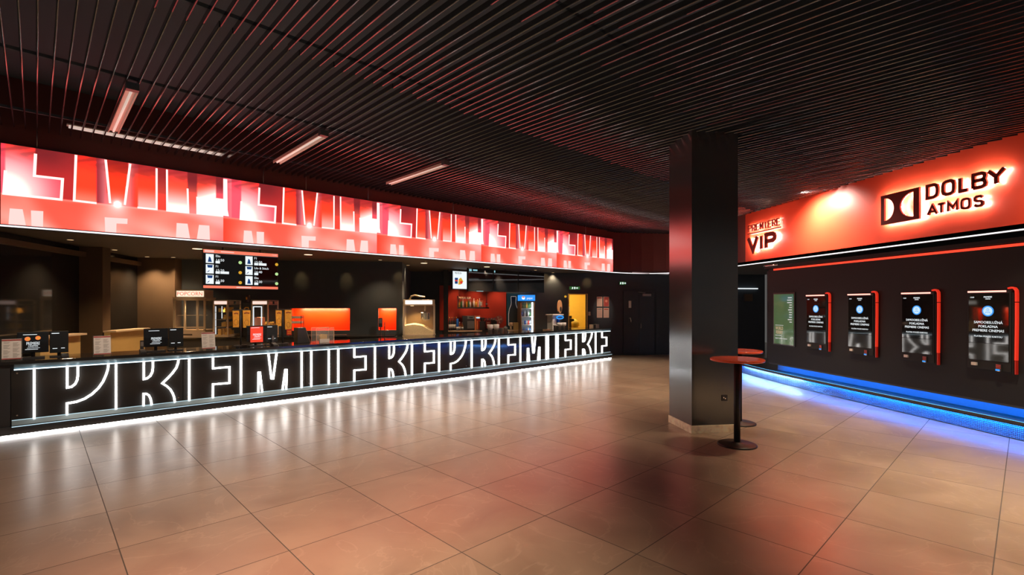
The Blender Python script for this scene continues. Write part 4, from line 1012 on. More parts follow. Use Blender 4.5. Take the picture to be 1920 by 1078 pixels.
def warmer(p0, p1, p2, label, red):
    Y0 = 11.75
    xa, xb = at(p0, 600, Y0)[0], at(p1, 600, Y0)[0]; w2 = (xb - xa) / 2
    t = thing('warming_cabinet', label, 'warming cabinet', ((xa + xb) / 2, Y0, 0), 0, 'snack warming cabinets')
    D = .72; z0, z1 = 1.03, 1.83
    b = MB(); b.box(-w2 + .01, w2 - .01, 0.01, D, 1.011, z0 - .012); b.build('foot', 'blackplastic', t)
    b = MB(); frame_bars(b, -w2 + .012, w2 - .012, .012, D - .012, z0, z1, .013); b.box(-w2, w2, 0, D, z1 - .10, z1 - .085); b.box(-w2, w2, 0.01, D, z0, z0 + .03); b.build('frame', 'frame', t)
    b = MB(); b.box(-w2 + .03, w2 - .03, -.004, .004, z1 - .085, z1 - .015); b.build('lit_header', 'pinklens', t)
    b = MB(); b.box(w2 - .002, w2 + .004, .06, .28, z1 - .08, z1 - .02); b.box(w2 - .002, w2 + .004, .42, .62, z1 - .08, z1 - .02); b.build('side_labels', 'creamtop', t)
    b = MB(); b.box(-w2 + .025, w2 - .025, .003, .007, z0 + .03, z1 - .11); b.box(w2 - .006, w2 - .003, .03, D - .03, z0 + .03, z1 - .11); b.build('glass', 'glass', t)
    sh = MB()
    if not red:
        for z in (1.24, 1.40, 1.56): sh.box(-w2 + .02, w2 - .02, .04, D - .04, z, z + .01)
        sh.build('shelf_racks', 'chrome', t)
        g = MB()
        random.seed(3)
        for z in (1.06, 1.25, 1.41, 1.57):
            n_ = 14 if z < 1.1 else 5
            for k in range(n_): 
                x = random.uniform(-w2 + .04, w2 - .05); y = random.uniform(.08, .5); h = random.uniform(.05, .11 if z > 1.1 else .15)
                g.box(x - .03, x + .035, y - .03, y + .05, z + .001, z + h)
        o = g.build('snack_packets', 'gold', None, loc=((xa + xb) / 2, Y0, 0)); tag(o, 'heap of golden snack packets inside the left warming cabinet', 'snacks', kind='stuff')
        b = MB(); b.box(-w2 + .03, -w2 + .045, .05, .06, z0 + .05, z1 - .13); b.box(.0, .012, .05, .06, z0 + .4, z1 - .13); b.build('inner_light', 'scrwhite', t)
    else:
        b = MB(); b.ribbon([(-w2 + .04, z0 + .05), (-w2 + .04, z1 - .14), (.03, z1 - .14), (.03, z0 + .05)], .02, .02, .03); b.build('inner_light', 'scrwhite', t)
        b = MB(); b.box(-w2 + .05, .01, .06, .3, z0 + .03, z0 + .42); o = b.build('nacho_box', mat('pale_red_box', (.8, .3, .18), .5), None, loc=((xa + xb) / 2, Y0, 0)); tag(o, 'pale red box of snacks inside the right warming cabinet', 'box')
        b = MB(); random.seed(5)
        for k in range(22):
            x = random.uniform(.04, w2 - .03); y = random.uniform(.06, .55); z = z0 + .2 + random.uniform(0, .08); b.box(x - .02, x + .025, y - .02, y + .03, z, z + .04)
        sh.box(.03, w2 - .02, .04, D - .05, z0 + .17, z0 + .185); sh.build('shelf_racks', 'chrome', t)
        o = b.build('snack_packets', 'gold', None, loc=((xa + xb) / 2, Y0, 0)); tag(o, 'heap of golden nachos inside the right warming cabinet', 'snacks', kind='stuff')
    spot('cabinet_lamp', ((xa + xb) / 2, Y0 + .3, z1 - .12), ((xa + xb) / 2, Y0 + .35, z0), 22, (1, .75, .45), 1.9, .8, .04)
warmer(399, 428, 452, 'left warming cabinet with shelves of golden snacks', False)
warmer(471, 503, 527, 'right warming cabinet with a pale red box inside', True)
x_, _, z_ = at(463, 575, 12.1)
t = thing('sauce_dispenser', 'black dispenser with an orange label standing between the two warming cabinets', 'dispenser', (x_, 12.15, 1.01))
b = MB(); b.box(-.08, .08, -.08, .12, 0, .78); b.cyl(0, 0, .78, .95, .06, 18, r2=.04); b.build('body', 'blackplastic', t, bevel=.01)
b = MB(); b.ribbon([(-.05, .62), (-.02, .66), (.04, .66), (.05, .62), (.03, .59), (-.05, .59)], .022, -.086, -.081); b.box(-.015, .012, -.066, -.061, .84, .90); b.build('label', 'bag', t)
# white trays in front of the wide splashback
for px, z, l in ((556, 1.42, 'upper white tray left of the wide orange panel'), (556, 1.30, 'lower white tray left of the wide orange panel')):
    x_ = at(px, 600, 12.3)[0]; o = MB().box(-.14, .12, -.1, .12, 0, .045).build('tray', 'white', loc=(x_, 12.3, z)); tag(o, l, 'tray')
x_ = at(556, 600, 12.3)[0]
t = thing('tray_rack', 'thin black rack holding two white trays', 'rack', (x_, 12.3, 1.01)); b = MB()
for dx in (-.15, .13):
    for dy in (-.1, .12): b.box(dx - .006, dx + .006, dy - .006, dy + .006, 0, .48)
for z in (.285, .405): b.box(-.15, .13, -.1, .12, z - .004, z)
b.build('frame', 'blackplastic', t)
# tap and soap dispenser at the narrow panel
x_ = at(714, 600, 12.4)[0]
t = thing('soap_dispenser', 'dark soap dispenser at the left of the narrow orange panel', 'dispenser', (x_, 12.35, 1.01)); b = MB(); b.box(-.045, .045, -.04, .04, .18, .40); b.box(-.035, .035, -.043, -.04, .27, .38, 1); b.box(-.01, .01, 0, .04, 0, .18); b.build('body', ['blackplastic', 'steel'], t, bevel=.005)
x_ = at(724, 600, 12.35)[0]
t = thing('tap', 'slim bright tap in front of the narrow orange panel', 'tap', (x_, 12.3, 1.01)); b = MB(); b.tube([(-.03, 0, 0), (-.03, 0, .22), (-.03, 0, .30)], .010, 8); b.tube([(-.03, -.0, .10), (.07, -.04, .10)], .010, 8); b.build('spout', 'chrome', t)

# big popcorn machine
Yp = 12.35
xa, xb = at(756, 600, Yp)[0], at(815, 600, Yp)[0]; w2 = (xb - xa) / 2
t = thing('popcorn_machine', 'large lit popcorn machine heaped with popcorn, silver hose on top', 'popcorn machine', ((xa + xb) / 2, Yp, 0))
z0, z1 = .98, 1.86; D = .62
b = MB(); b.box(-w2, w2, 0, D, .0, z0 - .02); b.build('cabinet', 'blackplastic', t)
b = MB(); b.box(-w2 - .02, w2 + .02, -.02, D, z0 - .03, z0); frame_bars(b, -w2 + .012, w2 - .012, .014, D - .014, z0, z1 - .13, .02); b.build('frame', 'frame', t)
b = MB(); b.box(-w2, w2, 0, D, z1 - .14, z1); hd = b.build('header', 'frame', t, bevel=.006)
b = MB(); b.box(-w2 + .05, w2 - .06, -.006, -.0005, z1 - .115, z1 - .02); b.build('lit_sign', em('popcorn_sign_glow', (1, .93, .85), 1.6), hd)
b = MB(); b.box(-w2 + .02, w2 - .02, D - .03, D - .02, z0, z1 - .14); b.build('back_panel', mat('bronze_back', (.2, .11, .035), .45, metal=.3), t)
b = MB()
N = 26
hx = [(-w2 + .03 + (2 * w2 - .06) * i / N) for i in range(N + 1)]
def hh(x, y): 
    u_ = (x + w2) / (2 * w2); return z0 + .24 + .04 * math.sin(u_ * 5) - .10 * max(0, u_ - .62) / .38 + .008 * math.sin(x * 130) * math.cos(y * 90) - .06 * (.3 - y if y < .3 else 0)
vs = len(b.v)
ys_ = [.03 + (D - .08) * j / 10 for j in range(11)]
for y in ys_:
    for x in hx: b.v.append((x, y, hh(x, y)))
for j in range(10):
    for i in range(N): a = vs + j * (N + 1) + i; b.f.append((a, a + 1, a + N + 2, a + N + 1)); b.m.append(0); b.sm.append(False)
for i in range(N): b.quad([(hx[i], .03, z0 + .002), (hx[i + 1], .03, z0 + .002), (hx[i + 1], .03, hh(hx[i + 1], .03)), (hx[i], .03, hh(hx[i], .03))])
o = b.build('popcorn_heap', 'popcorn', None, loc=((xa + xb) / 2, Yp, 0)); tag(o, 'heap of popcorn filling the bottom of the large popcorn machine', 'popcorn', kind='stuff')
kx = w2 - .23
b = MB(); b.lathe([(.10, 1.36), (.115, 1.38), (.115, 1.52), (.12, 1.53)], (kx, .26), 24); b.lathe([(.02, 1.33), (.07, 1.345), (.08, 1.36)], (kx, .26), 20); kt = b.build('kettle', 'chrome', t)
b = MB(); b.tube([(kx - .01, .2, 1.73), (kx - .01, .2, 1.5), (kx + .02, .18, 1.40)], .022, 10); b.tube([(kx - .13, .26, 1.53), (kx + .13, .26, 1.53)], .01, 6); b.build('kettle_hanger', 'chrome', kt)
b = MB(); b.tube([(-w2 + .14, .2, 1.86), (-w2 + .18, .2, 1.94), (-w2 + .27, .2, 1.97), (-w2 + .38, .2, 1.94), (-w2 + .48, .2, 1.925), (-w2 + .52, .2, 1.93)], .022, 10); b.build('exhaust_hose', 'hose', t)
b = MB(); b.box(-w2 + .03, w2 - .03, .002, .006, z0 + .02, z1 - .15); b.build('glass', 'glass', t)
b = MB(); b.cyl(-w2 + .2, .25, z1 - .16, z1 - .15, .04, 16); b.build('lamp_lens', 'lamp', t)
spot('popcorn_lamp', ((xa + xb) / 2 - .1, Yp + .22, z1 - .18), ((xa + xb) / 2 - .05, Yp + .3, z0), 42, (1, .72, .38), 2.2, .6, .05)

# ================================================================== drinks area on the far wall
YR = 15.55
xa, xb = at(832, 620, YR)[0], at(972, 620, YR)[0]
t = thing('rear_counter', 'black rear counter with a white front edge under the drinks machines', 'counter', (0, 0, 0))
b = MB(); b.box(xa, xb, YR + .03, YW - .05, 0, .89); b.build('cabinet', 'blackplastic', t)
b = MB(); b.box(xa, xb, YR, YW - .05, .89, .915); b.build('worktop', 'blacksatin', t)
b = MB(); b.box(xa, at(904, 620, YR)[0], YR - .02, YR - .001, .885, .925); b.box(at(938, 620, YR)[0], xb, YR - .02, YR - .001, .885, .925); b.build('white_edge', 'creamtop', t)
ZR = .915
def onr(px, Y=15.75): return at(px, 600, Y)[0]
def bottle(name, x, y, z, r, h, m_, label, cat='bottle', group=None, cap=None, capm='scryellow'):
    b = MB(); b.lathe([(r, 0), (r, h * .6), (r * .75, h * .7), (r * .35, h * .78), (r * .35, h * .93)], n=14); 
    if cap: 
        t = thing(name, label, cat, (x, y, z), 0, group); b.build('body', m_, t); b2 = MB(); b2.cyl(0, 0, h * .93, h, r * .42, 12); b2.build('cap', capm, t); 
        b3 = MB(); b3.cyl(0, 0, h * .15, h * .45, r * 1.02, 14); b3.build('label', 'paper', t); return t
    b.cyl(0, 0, h * .93, h, r * .42, 12); o = b.build(name, m_, loc=(x, y, z)); return tag(o, label, cat, group)
for k, (px, c) in enumerate(((843, 'yellow'), (847.5, 'gold'), (851.5, 'white'), (856, 'yellow'))):
    o = bottle('syrup_bottle', onr(px), 15.85, ZR, .035, .42, 'blackplastic', 'tall dark syrup bottle with pale cap on the left of the rear counter', group='dark syrup bottles on the rear counter', cap=True, capm={'yellow': 'bag', 'gold': 'gold', 'white': 'white'}[c])
b = MB(); b.cyl(0, 0, 0, .37, .04, 20); b.cyl(0, 0, .02, .12, .0405, 20, 1); o = b.build('tall_can', ['blue', 'white'], loc=(onr(857.5, 15.7), 15.65, ZR)); tag(o, 'tall blue and white can on the rear counter', 'can')
bottle('sauce_bottle', onr(861.5, 15.7), 15.66, ZR, .038, .27, 'brownglass', 'dark bottle with pale label directly right of the blue can', cap=True, capm='white')
bottle('sauce_bottle', onr(866.5, 15.7), 15.66, ZR, .038, .25, 'brownglass', 'dark bottle with pale label, second right of the blue can', cap=True, capm='white')
x_ = onr(880); t = thing('coffee_machine', 'black coffee machine with a steel front on the rear counter', 'coffee machine', (x_, 15.75, ZR))
b = MB(); b.box(-.22, .16, -.1, .3, 0, .46); b.build('body', 'blackplastic', t, bevel=.008)
b = MB(); b.box(-.07, .15, -.112, -.101, .06, .30); b.box(-.07, .15, -.115, -.101, .36, .45); b.build('front_panel', 'steel', t)
b = MB(); b.box(-.01, .11, -.12, -.1155, .39, .425); b.build('display', 'scrblack', t)
x_ = onr(895); t = thing('display_stand', 'orange-edged drinks stand with a blue top right of the coffee machine', 'display stand', (x_, 15.8, ZR))
b = MB(); b.box(-.10, -.04, -.08, .1, 0, .45); b.box(-.10, .09, -.08, .1, .43, .46); b.box(-.02, .02, -.1, 0, .02, .3); b.build('frame', mat('orange_stand', (.85, .25, .08), .4), t)
b = MB(); b.prism(arc(.02, .40, .07, 0, 360, 18, .025)[:-1], -.10, -.082); b.build('badge', 'scrlight', t)
x_ = onr(905, 15.6); t = thing('coffee_grinder', 'black coffee grinder in front of the red panel', 'coffee grinder', (x_, 15.72, ZR))
b = MB(); b.box(-.09, .08, -.1, .1, 0, .28); b.cyl(0, 0, .28, .40, .055, 16, r2=.09); b.build('body', 'blackplastic', t, bevel=.01)
x_ = onr(917); t = thing('espresso_machine', 'espresso machine with a dark red front and chrome cups on top', 'espresso machine', (x_, 15.78, ZR))
b = MB(); b.box(-.12, .24, -.1, .22, .0, .33); b.box(.06, .24, -.14, -.1, .16, .3); b.build('body', 'blackplastic', t, bevel=.01)
b = MB(); b.box(-.11, .05, -.106, -.101, .06, .32); b.box(-.08, .02, -.108, -.1065, .22, .25, 1); b.box(-.08, .02, -.108, -.1065, .16, .19, 1); b.build('front_plate', ['redprint', 'creamtop'], t)
for k in range(4):
    o = MB().lathe([(.025, 0), (.035, .06)], n=14).build('coffee_cup', 'chrome', loc=(x_ - .09 + k * .085, 15.72, ZR + .331)); tag(o, 'small chrome cup on top of the espresso machine', 'cup', 'cups on the espresso machine')
x_ = onr(935, 15.7); t = thing('desk_fan', 'small round silver fan in front of the red panel', 'fan', (x_, 15.68, ZR))
b = MB(); b.lathe([(.07, 0), (.06, .015), (.012, .03), (.012, .25)], n=18); b.build('stand', 'chrome', t)
b = MB(); cz = .33
for r_ in (.13, .10, .07): b.tube([(r_ * math.cos(a), -.02 - (.13 - r_) * .3, cz + r_ * math.sin(a)) for a in [2 * PI * k / 24 for k in range(24)]], .005, 6, closed=True)
for k in range(12): a = 2 * PI * k / 12; b.tube([(.02 * math.cos(a), -.045, cz + .02 * math.sin(a)), (.13 * math.cos(a), -.02, cz + .13 * math.sin(a))], .003, 5)
b.build('guard', 'chrome', t)
b = MB()
for k in range(4):
    a = 2 * PI * k / 4 + .3; b.quad([(.015 * math.cos(a), -.005, cz + .015 * math.sin(a)), (.11 * math.cos(a - .3), -.015, cz + .11 * math.sin(a - .3)), (.115 * math.cos(a + .25), .01, cz + .115 * math.sin(a + .25)), (.02 * math.cos(a + .8), .0, cz + .02 * math.sin(a + .8))])
b.disc_y(0, cz, .025, -.03, .03, 14); b.build('blades', 'creamtop', t)
x_ = onr(958, 15.7); t = thing('mixer', 'cream stand mixer in front of the bottle-shaped sign', 'mixer', (x_, 15.7, ZR)); b = MB(); b.cyl(0, 0, 0, .13, .035, 14); b.cyl(0, 0, .13, .24, .07, 16, r2=.06); b.build('body', 'creamtop', t)
x_ = onr(968, 15.7); o = MB().box(-.09, .07, -.08, .1, 0, .24).build('carton', 'cream', loc=(x_, 15.7, ZR)); tag(o, 'square cream carton right of the mixer', 'carton')
for px_, pw_ in ((855, 60), (890, 60), (930, 60)):
    p = at(px_, 570, YW); spot('panel_lamp', (p[0], YW - .7, 2.74), (p[0], YW - .05, 1.5), pw_, (1, .62, .35), .9, .8, .05)
for px_ in (872, 903, 930):
    p = at(px_, 570, 15.6); spot('shelf_fill_light', (p[0], 14.3, 2.7), (p[0], 15.65, 1.5), 70, (1, .75, .5), .8, .8, .05)  # fill spots added in front of the shelf to light the bottles
p = at(1131, 570, YW); spot('notice_fill_light', (p[0], YW - 1.1, 2.72), (p[0], YW, 1.55), 60, (1, .72, .55), .55, .9, .05)  # fill spot added to brighten the four notices
p = at(1052, 570, 14.6); spot('dispenser_fill_light', (p[0] - .2, 13.4, 2.72), (p[0], 14.5, 1.1), 50, (1, .78, .55), .8, .9, .05)  # fill spot added to brighten the right end of the counter
# hanging bottle shelf
Ysh = 15.6
xa, xb = at(858, 573, Ysh)[0], at(917, 573, Ysh)[0]; zs = at(880, 576, Ysh)[2]
t = thing('bottle_shelf', 'black hanging shelf crowded with bottles on the red panel', 'shelf', (0, 0, 0))
b = MB(); b.box(xa, xb, Ysh, Ysh + .3, zs - .045, zs); b.box(xa, xa + .02, Ysh, Ysh + .3, zs, zs + .36); b.build('tray', 'blackplastic', t)
b = MB()
for x in (xa + .05, xb - .05): b.tube([(x, Ysh + .28, zs), (x, Ysh + .28, ZS)], .008, 6)
b.build('hanger', 'blackplastic', t)
b = MB(); b.box(xa + .02, xa + .44, Ysh + .02, Ysh + .28, zs + .265, zs + .275); b.build('glass_rack', 'white', t)
random.seed(11)
cols = ['gold', 'green', 'white', 'brownglass', 'bag', 'green', 'paper', 'brownglass', 'white', 'gold', 'bag', 'white']
nm = {'gold': 'golden', 'green': 'green', 'white': 'white', 'brownglass': 'brown', 'bag': 'orange', 'paper': 'pale'}
for k in range(12):
    x = xa + .06 + k * .058; c_ = cols[k]
    bottle('liquor_bottle', x, Ysh + (.08 if k % 2 else .17), zs, .026, .22 + .03 * (k % 3), c_, '%s bottle, number %s from the left on the hanging shelf' % (nm[c_], ['one', 'two', 'three', 'four', 'five', 'six', 'seven', 'eight', 'nine', 'ten', 'eleven', 'twelve'][k]), group='bottles on the hanging shelf')
for k in range(5):
    o = MB().lathe([(.03, 0), (.033, .05)], n=12).build('glass', 'creamtop', loc=(xa + .07 + k * .08, Ysh + .1, zs + .276)); tag(o, 'small glass on top of the rack on the hanging shelf', 'glass', 'glasses on the hanging shelf')
o = MB().box(-.09, .09, -.04, .04, 0, .22).box(-.05, .05, -.043, -.0405, .05, .17, 1).build('gift_box', [mat('salmon_box', (.8, .2, .12), .5), 'paper'], loc=(xb - .27, Ysh + .12, zs)); tag(o, 'salmon box with a white label on the hanging shelf', 'box')
o = MB().box(-.035, .035, -.03, .03, 0, .2).box(-.03, .03, -.033, -.0305, .08, .13, 1).build('tin', ['redplastic', 'paper'], loc=(xb - .07, Ysh + .12, zs)); tag(o, 'narrow red tin at the right end of the hanging shelf', 'tin')
# bottle-shaped outline sign
x_, _, _ = at(963, 590, YW - .1)
t = thing('bottle_sign', 'black bottle-shaped sign with a thin pale outline left of the fridge', 'sign', (x_, YW - .08, 0))
half = [(.0, 2.0), (.075, 2.0), (.085, 1.97), (.075, 1.80), (.085, 1.72), (.14, 1.58), (.165, 1.42), (.165, 1.05)]
out = [(-x, z) for x, z in reversed(half[1:])] + half[1:]
b = MB(); b.prism(list(reversed(out)), .0, .025); b.build('plate', 'black', t)
b = MB(); b.ribbon(out, .016, -.012, -.001); b.build('outline', mat('pale_outline', (.6, .55, .5), .4, emit=(.5, .45, .42), es=.35), t)

# drinks fridge
Yf = 15.25
xa, xb = at(975.5, 600, Yf)[0], at(1003, 600, Yf)[0]; w2 = (xb - xa) / 2
t = thing('drinks_fridge', 'tall glass-door drinks fridge with a lit blue header', 'fridge', ((xa + xb) / 2, Yf, 0))
zt = at(990, 564, Yf)[2]; zh = at(990, 553, Yf)[2]
b = MB(); b.box(-w2, -w2 + .03, 0, .6, 0, zt); b.box(w2 - .03, w2, 0, .6, 0, zt); b.box(-w2, w2, .57, .6, 0, zt); b.box(-w2, w2, 0, .6, 0, .5); b.box(-w2, w2, 0, .6, zt - .03, zt); b.build('cabinet', 'tan', t)
b = MB(); b.box(-w2 + .031, w2 - .031, .55, .569, .5, zt - .03); b.build('liner', 'fridgein', t)
b = MB(); b.box(-w2 - .0, w2 + .0, -.03, .5, zt + .001, zh); hd = b.build('header', 'fridgeblue', t)
b = MB(); b.text('pepsi', .075, .06, (zt + zh) / 2 - .04, -.034, -.0305, sx=.85); b.disc_y(-.14, (zt + zh) / 2, .055, -.034, -.0305, 20); b.build('header_logo', 'scrwhite', hd)
b = MB(); b.prism(arc(-.14, (zt + zh) / 2 + .005, .045, 10, 170, 10), -.037, -.0345); b.build('logo_top', 'scrred', hd)
shz = [.82, 1.10, 1.36, 1.62]
b = MB()
for z in shz: b.box(-w2 + .031, w2 - .031, .06, .545, z - .02, z)
b.build('shelves', 'white', t)
b = MB(); b.box(w2 - .10, w2 - .05, .045, .06, .55, zt - .05); b.build('light_tube', 'fridgelight', t)
b = MB(); b.box(-w2 + .031, w2 - .031, .004, .008, .5, zt - .035); b.build('door_glass', 'glass', t)
b = MB(); frame_bars(b, -w2 + .018, w2 - .018, .0, .004, .5, zt - .03, .014); b.tube([(-w2 + .03, -.03, .9), (-w2 + .03, -.03, 1.4)], .008, 6); b.build('door_frame', mat('fridge_frame', (.35, .18, .09), .4), t)
rowsf = [(.82, 'blue', 'blue drink bottle on the lowest visible fridge shelf'), (1.10, 'fridgein', 'pale can on the second fridge shelf'), (1.36, 'blue', 'dark blue bottle on the third fridge shelf'), (1.62, 'green', 'green bottle on the top fridge shelf')]
mixes = [['redplastic', 'blue', 'scrnavy', 'blue', 'white', 'blue'], ['white', 'fridgein', 'blue', 'white', 'redplastic', 'fridgein'], ['blue', 'scrnavy', 'white', 'blackplastic', 'white', 'green'], ['brownglass', 'green', 'green', 'bag', 'green', 'green']]
cn = {'redplastic': 'red', 'blue': 'blue', 'scrnavy': 'navy', 'white': 'white', 'fridgein': 'pale grey', 'blackplastic': 'black', 'green': 'green', 'brownglass': 'brown', 'bag': 'orange'}
shn = ['fourth', 'third', 'second', 'top']
M['navyplastic'] = mat('navy_plastic', (.02, .05, .2), .3)
for (z, _, _), mx_, sn in zip(rowsf, mixes, shn):
    seen = {}
    for k, c_ in enumerate(mx_):
        x = (xa + xb) / 2 - w2 + .065 + k * (2 * w2 - .20) / 5
        cm = 'navyplastic' if c_ == 'scrnavy' else c_
        dup = mx_.count(c_) > 1
        lab = '%s drink %s on the %s shelf of the fridge' % (cn[c_], 'bottle' if sn != 'third' else 'can', sn)
        if dup: 
            pos = ['first', 'second', 'third', 'fourth', 'fifth', 'sixth'][k]; lab += ', %s from the left' % pos
        if sn == 'third':
            o = MB().cyl(0, 0, 0, .13, .03, 14).build('drink_can', cm, loc=(x, Yf + .14, z)); tag(o, lab, 'can', 'drinks in the fridge')
        else: bottle('drink_bottle', x, Yf + .14, z, .028, .19, cm, lab, group='drinks in the fridge')
area('fridge_light', ((xa + xb) / 2 + w2 - .09, Yf + .05, 1.25), ((xa + xb) / 2 - .1, Yf + .4, 1.25), .04, 1.1, 6, (.7, .88, 1))

# ================================================================== doorway to the yellow room
xd0, xd1 = dy0, dy1
b = MB()
b.quad([(xd0 - .6, 18.4, 0), (xd1 + .8, 18.4, 0), (xd1 + .8, 18.4, 2.7), (xd0 - .6, 18.4, 2.7)])
b.quad([(xd0 - .6, YW + .15, 0), (xd0 - .6, 18.4, 0), (xd0 - .6, 18.4, 2.7), (xd0 - .6, YW + .15, 2.7)])
b.quad([(xd1 + .8, 18.4, 0), (xd1 + .8, YW + .15, 0), (xd1 + .8, YW + .15, 2.7), (xd1 + .8, 18.4, 2.7)])
b.quad([(xd0 - .6, YW + .15, 2.7), (xd0 - .6, 18.4, 2.7), (xd1 + .8, 18.4, 2.7), (xd1 + .8, YW + .15, 2.7)])
b.quad([(xd0 - .6, YW + .155, 0), (xd0 - .6, YW + .155, 2.7), (xd0, YW + .155, 2.7), (xd0, YW + .155, 0)])
struct(b.build('wall_storeroom', 'yellowroom'), 'yellow walls of the room behind the bar', 'wall')
area('storeroom_light', ((xd0 + xd1) / 2, 17.2, 2.6), ((xd0 + xd1) / 2, 17.3, 0), .8, .8, 42, (1, .8, .4))
b = MB(); b.box(xd0 - .03, xd0, YW - .02, YW + .1, 0, dzt + .03); b.box(xd1, xd1 + .03, YW - .02, YW + .1, 0, dzt + .03); b.box(xd0, xd1, YW - .02, YW + .1, dzt, dzt + .03)
struct(b.build('door_1', 'cream'), 'pale frame of the lit doorway', 'door frame')
p = at(1083, 567, 18.3); b = MB(); b.box(xd0 + .02, xd0 + .52, 18.34, 18.39, 1.72, 2.25); o = b.build('notice_board', 'yellowdark'); tag(o, 'ochre board on the back wall of the yellow room', 'board')
for x0, x1, z0, z1, l in ((.10, .34, 1.42, 1.66, 'larger white sheet on the wall of the yellow room'), (.36, .60, 1.42, 1.66, 'white sheet right of the larger one in the yellow room')):
    b = MB(); b.box(xd0 + x0, xd0 + x1, 18.37, 18.39, z0, z1)
    for k in range(4): b.box(xd0 + x0 + .03, xd0 + x1 - .04 - .03 * (k % 2), 18.366, 18.3695, z1 - .05 - k * .045, z1 - .04 - k * .045, 1)
    tag(b.build('notice', ['paper', 'yellowdark']), l, 'notice')
t = thing('storage_table', 'yellow-lit table stacked with bags inside the yellow room', 'table', ((xd0 + xd1) / 2 + .05, 17.2, 0)); b = MB(); b.box(-.25, .35, -.25, .3, .88, .92); b.build('table_top', 'cream', t)
for x, y in ((-.22, -.22), (.32, -.22), (-.22, .27), (.32, .27)): MB().box(x - .02, x + .02, y - .02, y + .02, 0, .88).build('leg', 'cream', t)
b = MB(); b.lathe([(.12, 0), (.17, .08), (.15, .2), (.06, .28), (.02, .3)], n=12); o = b.build('sack', 'yellowroom', loc=((xd0 + xd1) / 2 + .15, 17.15, .921)); tag(o, 'bulging yellow sack on the table in the yellow room', 'bag')
b = MB(); b.prism([(-.14, 0), (.06, 0), (.05, .2), (.16, .24), (.15, .30), (.0, .32), (-.06, .26)], -.05, .05); o = b.build('jacket', 'blackplastic', loc=((xd0 + xd1) / 2 - .09, 16.95, .921)); tag(o, 'crumpled dark jacket beside the yellow sack', 'jacket')
b = MB(); b.box(-.05, .05, -.05, .05, 0, .09); o = b.build('crate', 'blackplastic', loc=((xd0 + xd1) / 2 - .07, 16.95, 1.245)); tag(o, 'small dark square case on top of the jacket', 'case')
o = MB().prism([(-.1, 0), (.08, -.12), (.12, -.05), (-.04, .10)], 0, .04).build('hanging_bag', 'blackplastic', loc=((xd0 + xd1) / 2 + .12, 18.3, 1.45)); tag(o, 'dark bag hanging on the right wall of the yellow room', 'bag')

def exit_sign(px, py, Y, label, dim=False):
    x, _, z = at(px, py, Y)
    t = thing('exit_sign', label, 'exit sign', (x, Y, z), 0, 'green emergency exit signs'); w2 = .19 if not dim else .12
    b = MB(); b.box(-w2, w2, -.03, 0, -.06, .06); b.build('housing', 'blackplastic', t)
    b = MB(); b.box(-w2 + .01, w2 - .01, -.034, -.0305, -.05, .05); f_ = b.build('face', 'exitgreen', t)
    b = MB(); b.box(-.02, .02, -.037, -.0345, -.035, .035); b.prism([(.04, -.012), (.09, -.012), (.09, -.03), (.12, 0), (.09, .03), (.09, .012), (.04, .012)], -.037, -.0345)
    b.prism([(-.10, -.035), (-.07, -.035), (-.05, .0), (-.06, .035), (-.085, .03)], -.037, -.0345); b.build('pictogram', 'scrwhite', f_)
exit_sign(1077, 540, YW - .01, 'green exit sign above the lit yellow doorway')
exit_sign(1167, 531, YW - .01, 'green exit sign to the right of the counter end', True)
p = at(1060, 556, YW)
o = MB().disc_y(0, 0, .035, -.04, 0, 14).build('indicator_lamp', 'scryellow', loc=p); tag(o, 'small round yellow lamp left of the doorway', 'lamp')
p = at(1105, 588, YW); t = thing('light_switch', 'double cream light switch right of the doorway', 'switch', (p[0], YW, p[2])); MB().box(-.04, .04, -.012, 0, -.065, .065).build('plate', 'creamtop', t, bevel=.003)
for dz in (-.03, .03): MB().box(-.02, .02, -.018, -.0125, dz - .018, dz + .018).build('rocker', 'white', t)
for i, (px, py, l, k) in enumerate(((1124, 565.5, 'upper left notice of the four on the dark wall, red heading', 0), (1136.5, 565.5, 'upper right notice of the four, solid red', 1), (1124, 586.5, 'lower left notice of the four, plain pale', 2), (1136.5, 586.5, 'lower right notice of the four, small red heading', 3))):
    x, _, z = at(px, py, YW)
    t = thing('wall_notice', l, 'notice', (x, YW, z), 0, 'four framed notices'); w2, h2 = .095, .165
    MB().box(-w2, w2, -.012, 0, -h2, h2).build('frame', 'creamtop', t); b = MB(); b.box(-w2 + .008, w2 - .008, -.015, -.0125, -h2 + .008, h2 - .008)
    sh = b.build('sheet', 'redprint' if k == 1 else mat('pale_sheet', (.72, .5, .4), .6), t)
    b = MB()
    if k == 1: b.disc_y(0, .02, .045, -.017, -.0155, 16); b.build('printed_emblem', mat('salmon_print', (.7, .25, .18), .6), sh)
    else:
        b.box(-w2 + .02, w2 - .02, -.017, -.0155, h2 - .06, h2 - .025); b.build('printed_heading', ['redprint', 0, 'papertext', 'redprint'][k], sh)
        b = MB()
        for j in range(7): b.box(-w2 + .025, w2 - .03, -.017, -.0155, .08 - j * .03, .084 - j * .03)
        b.build('printed_lines', 'papertext', sh)
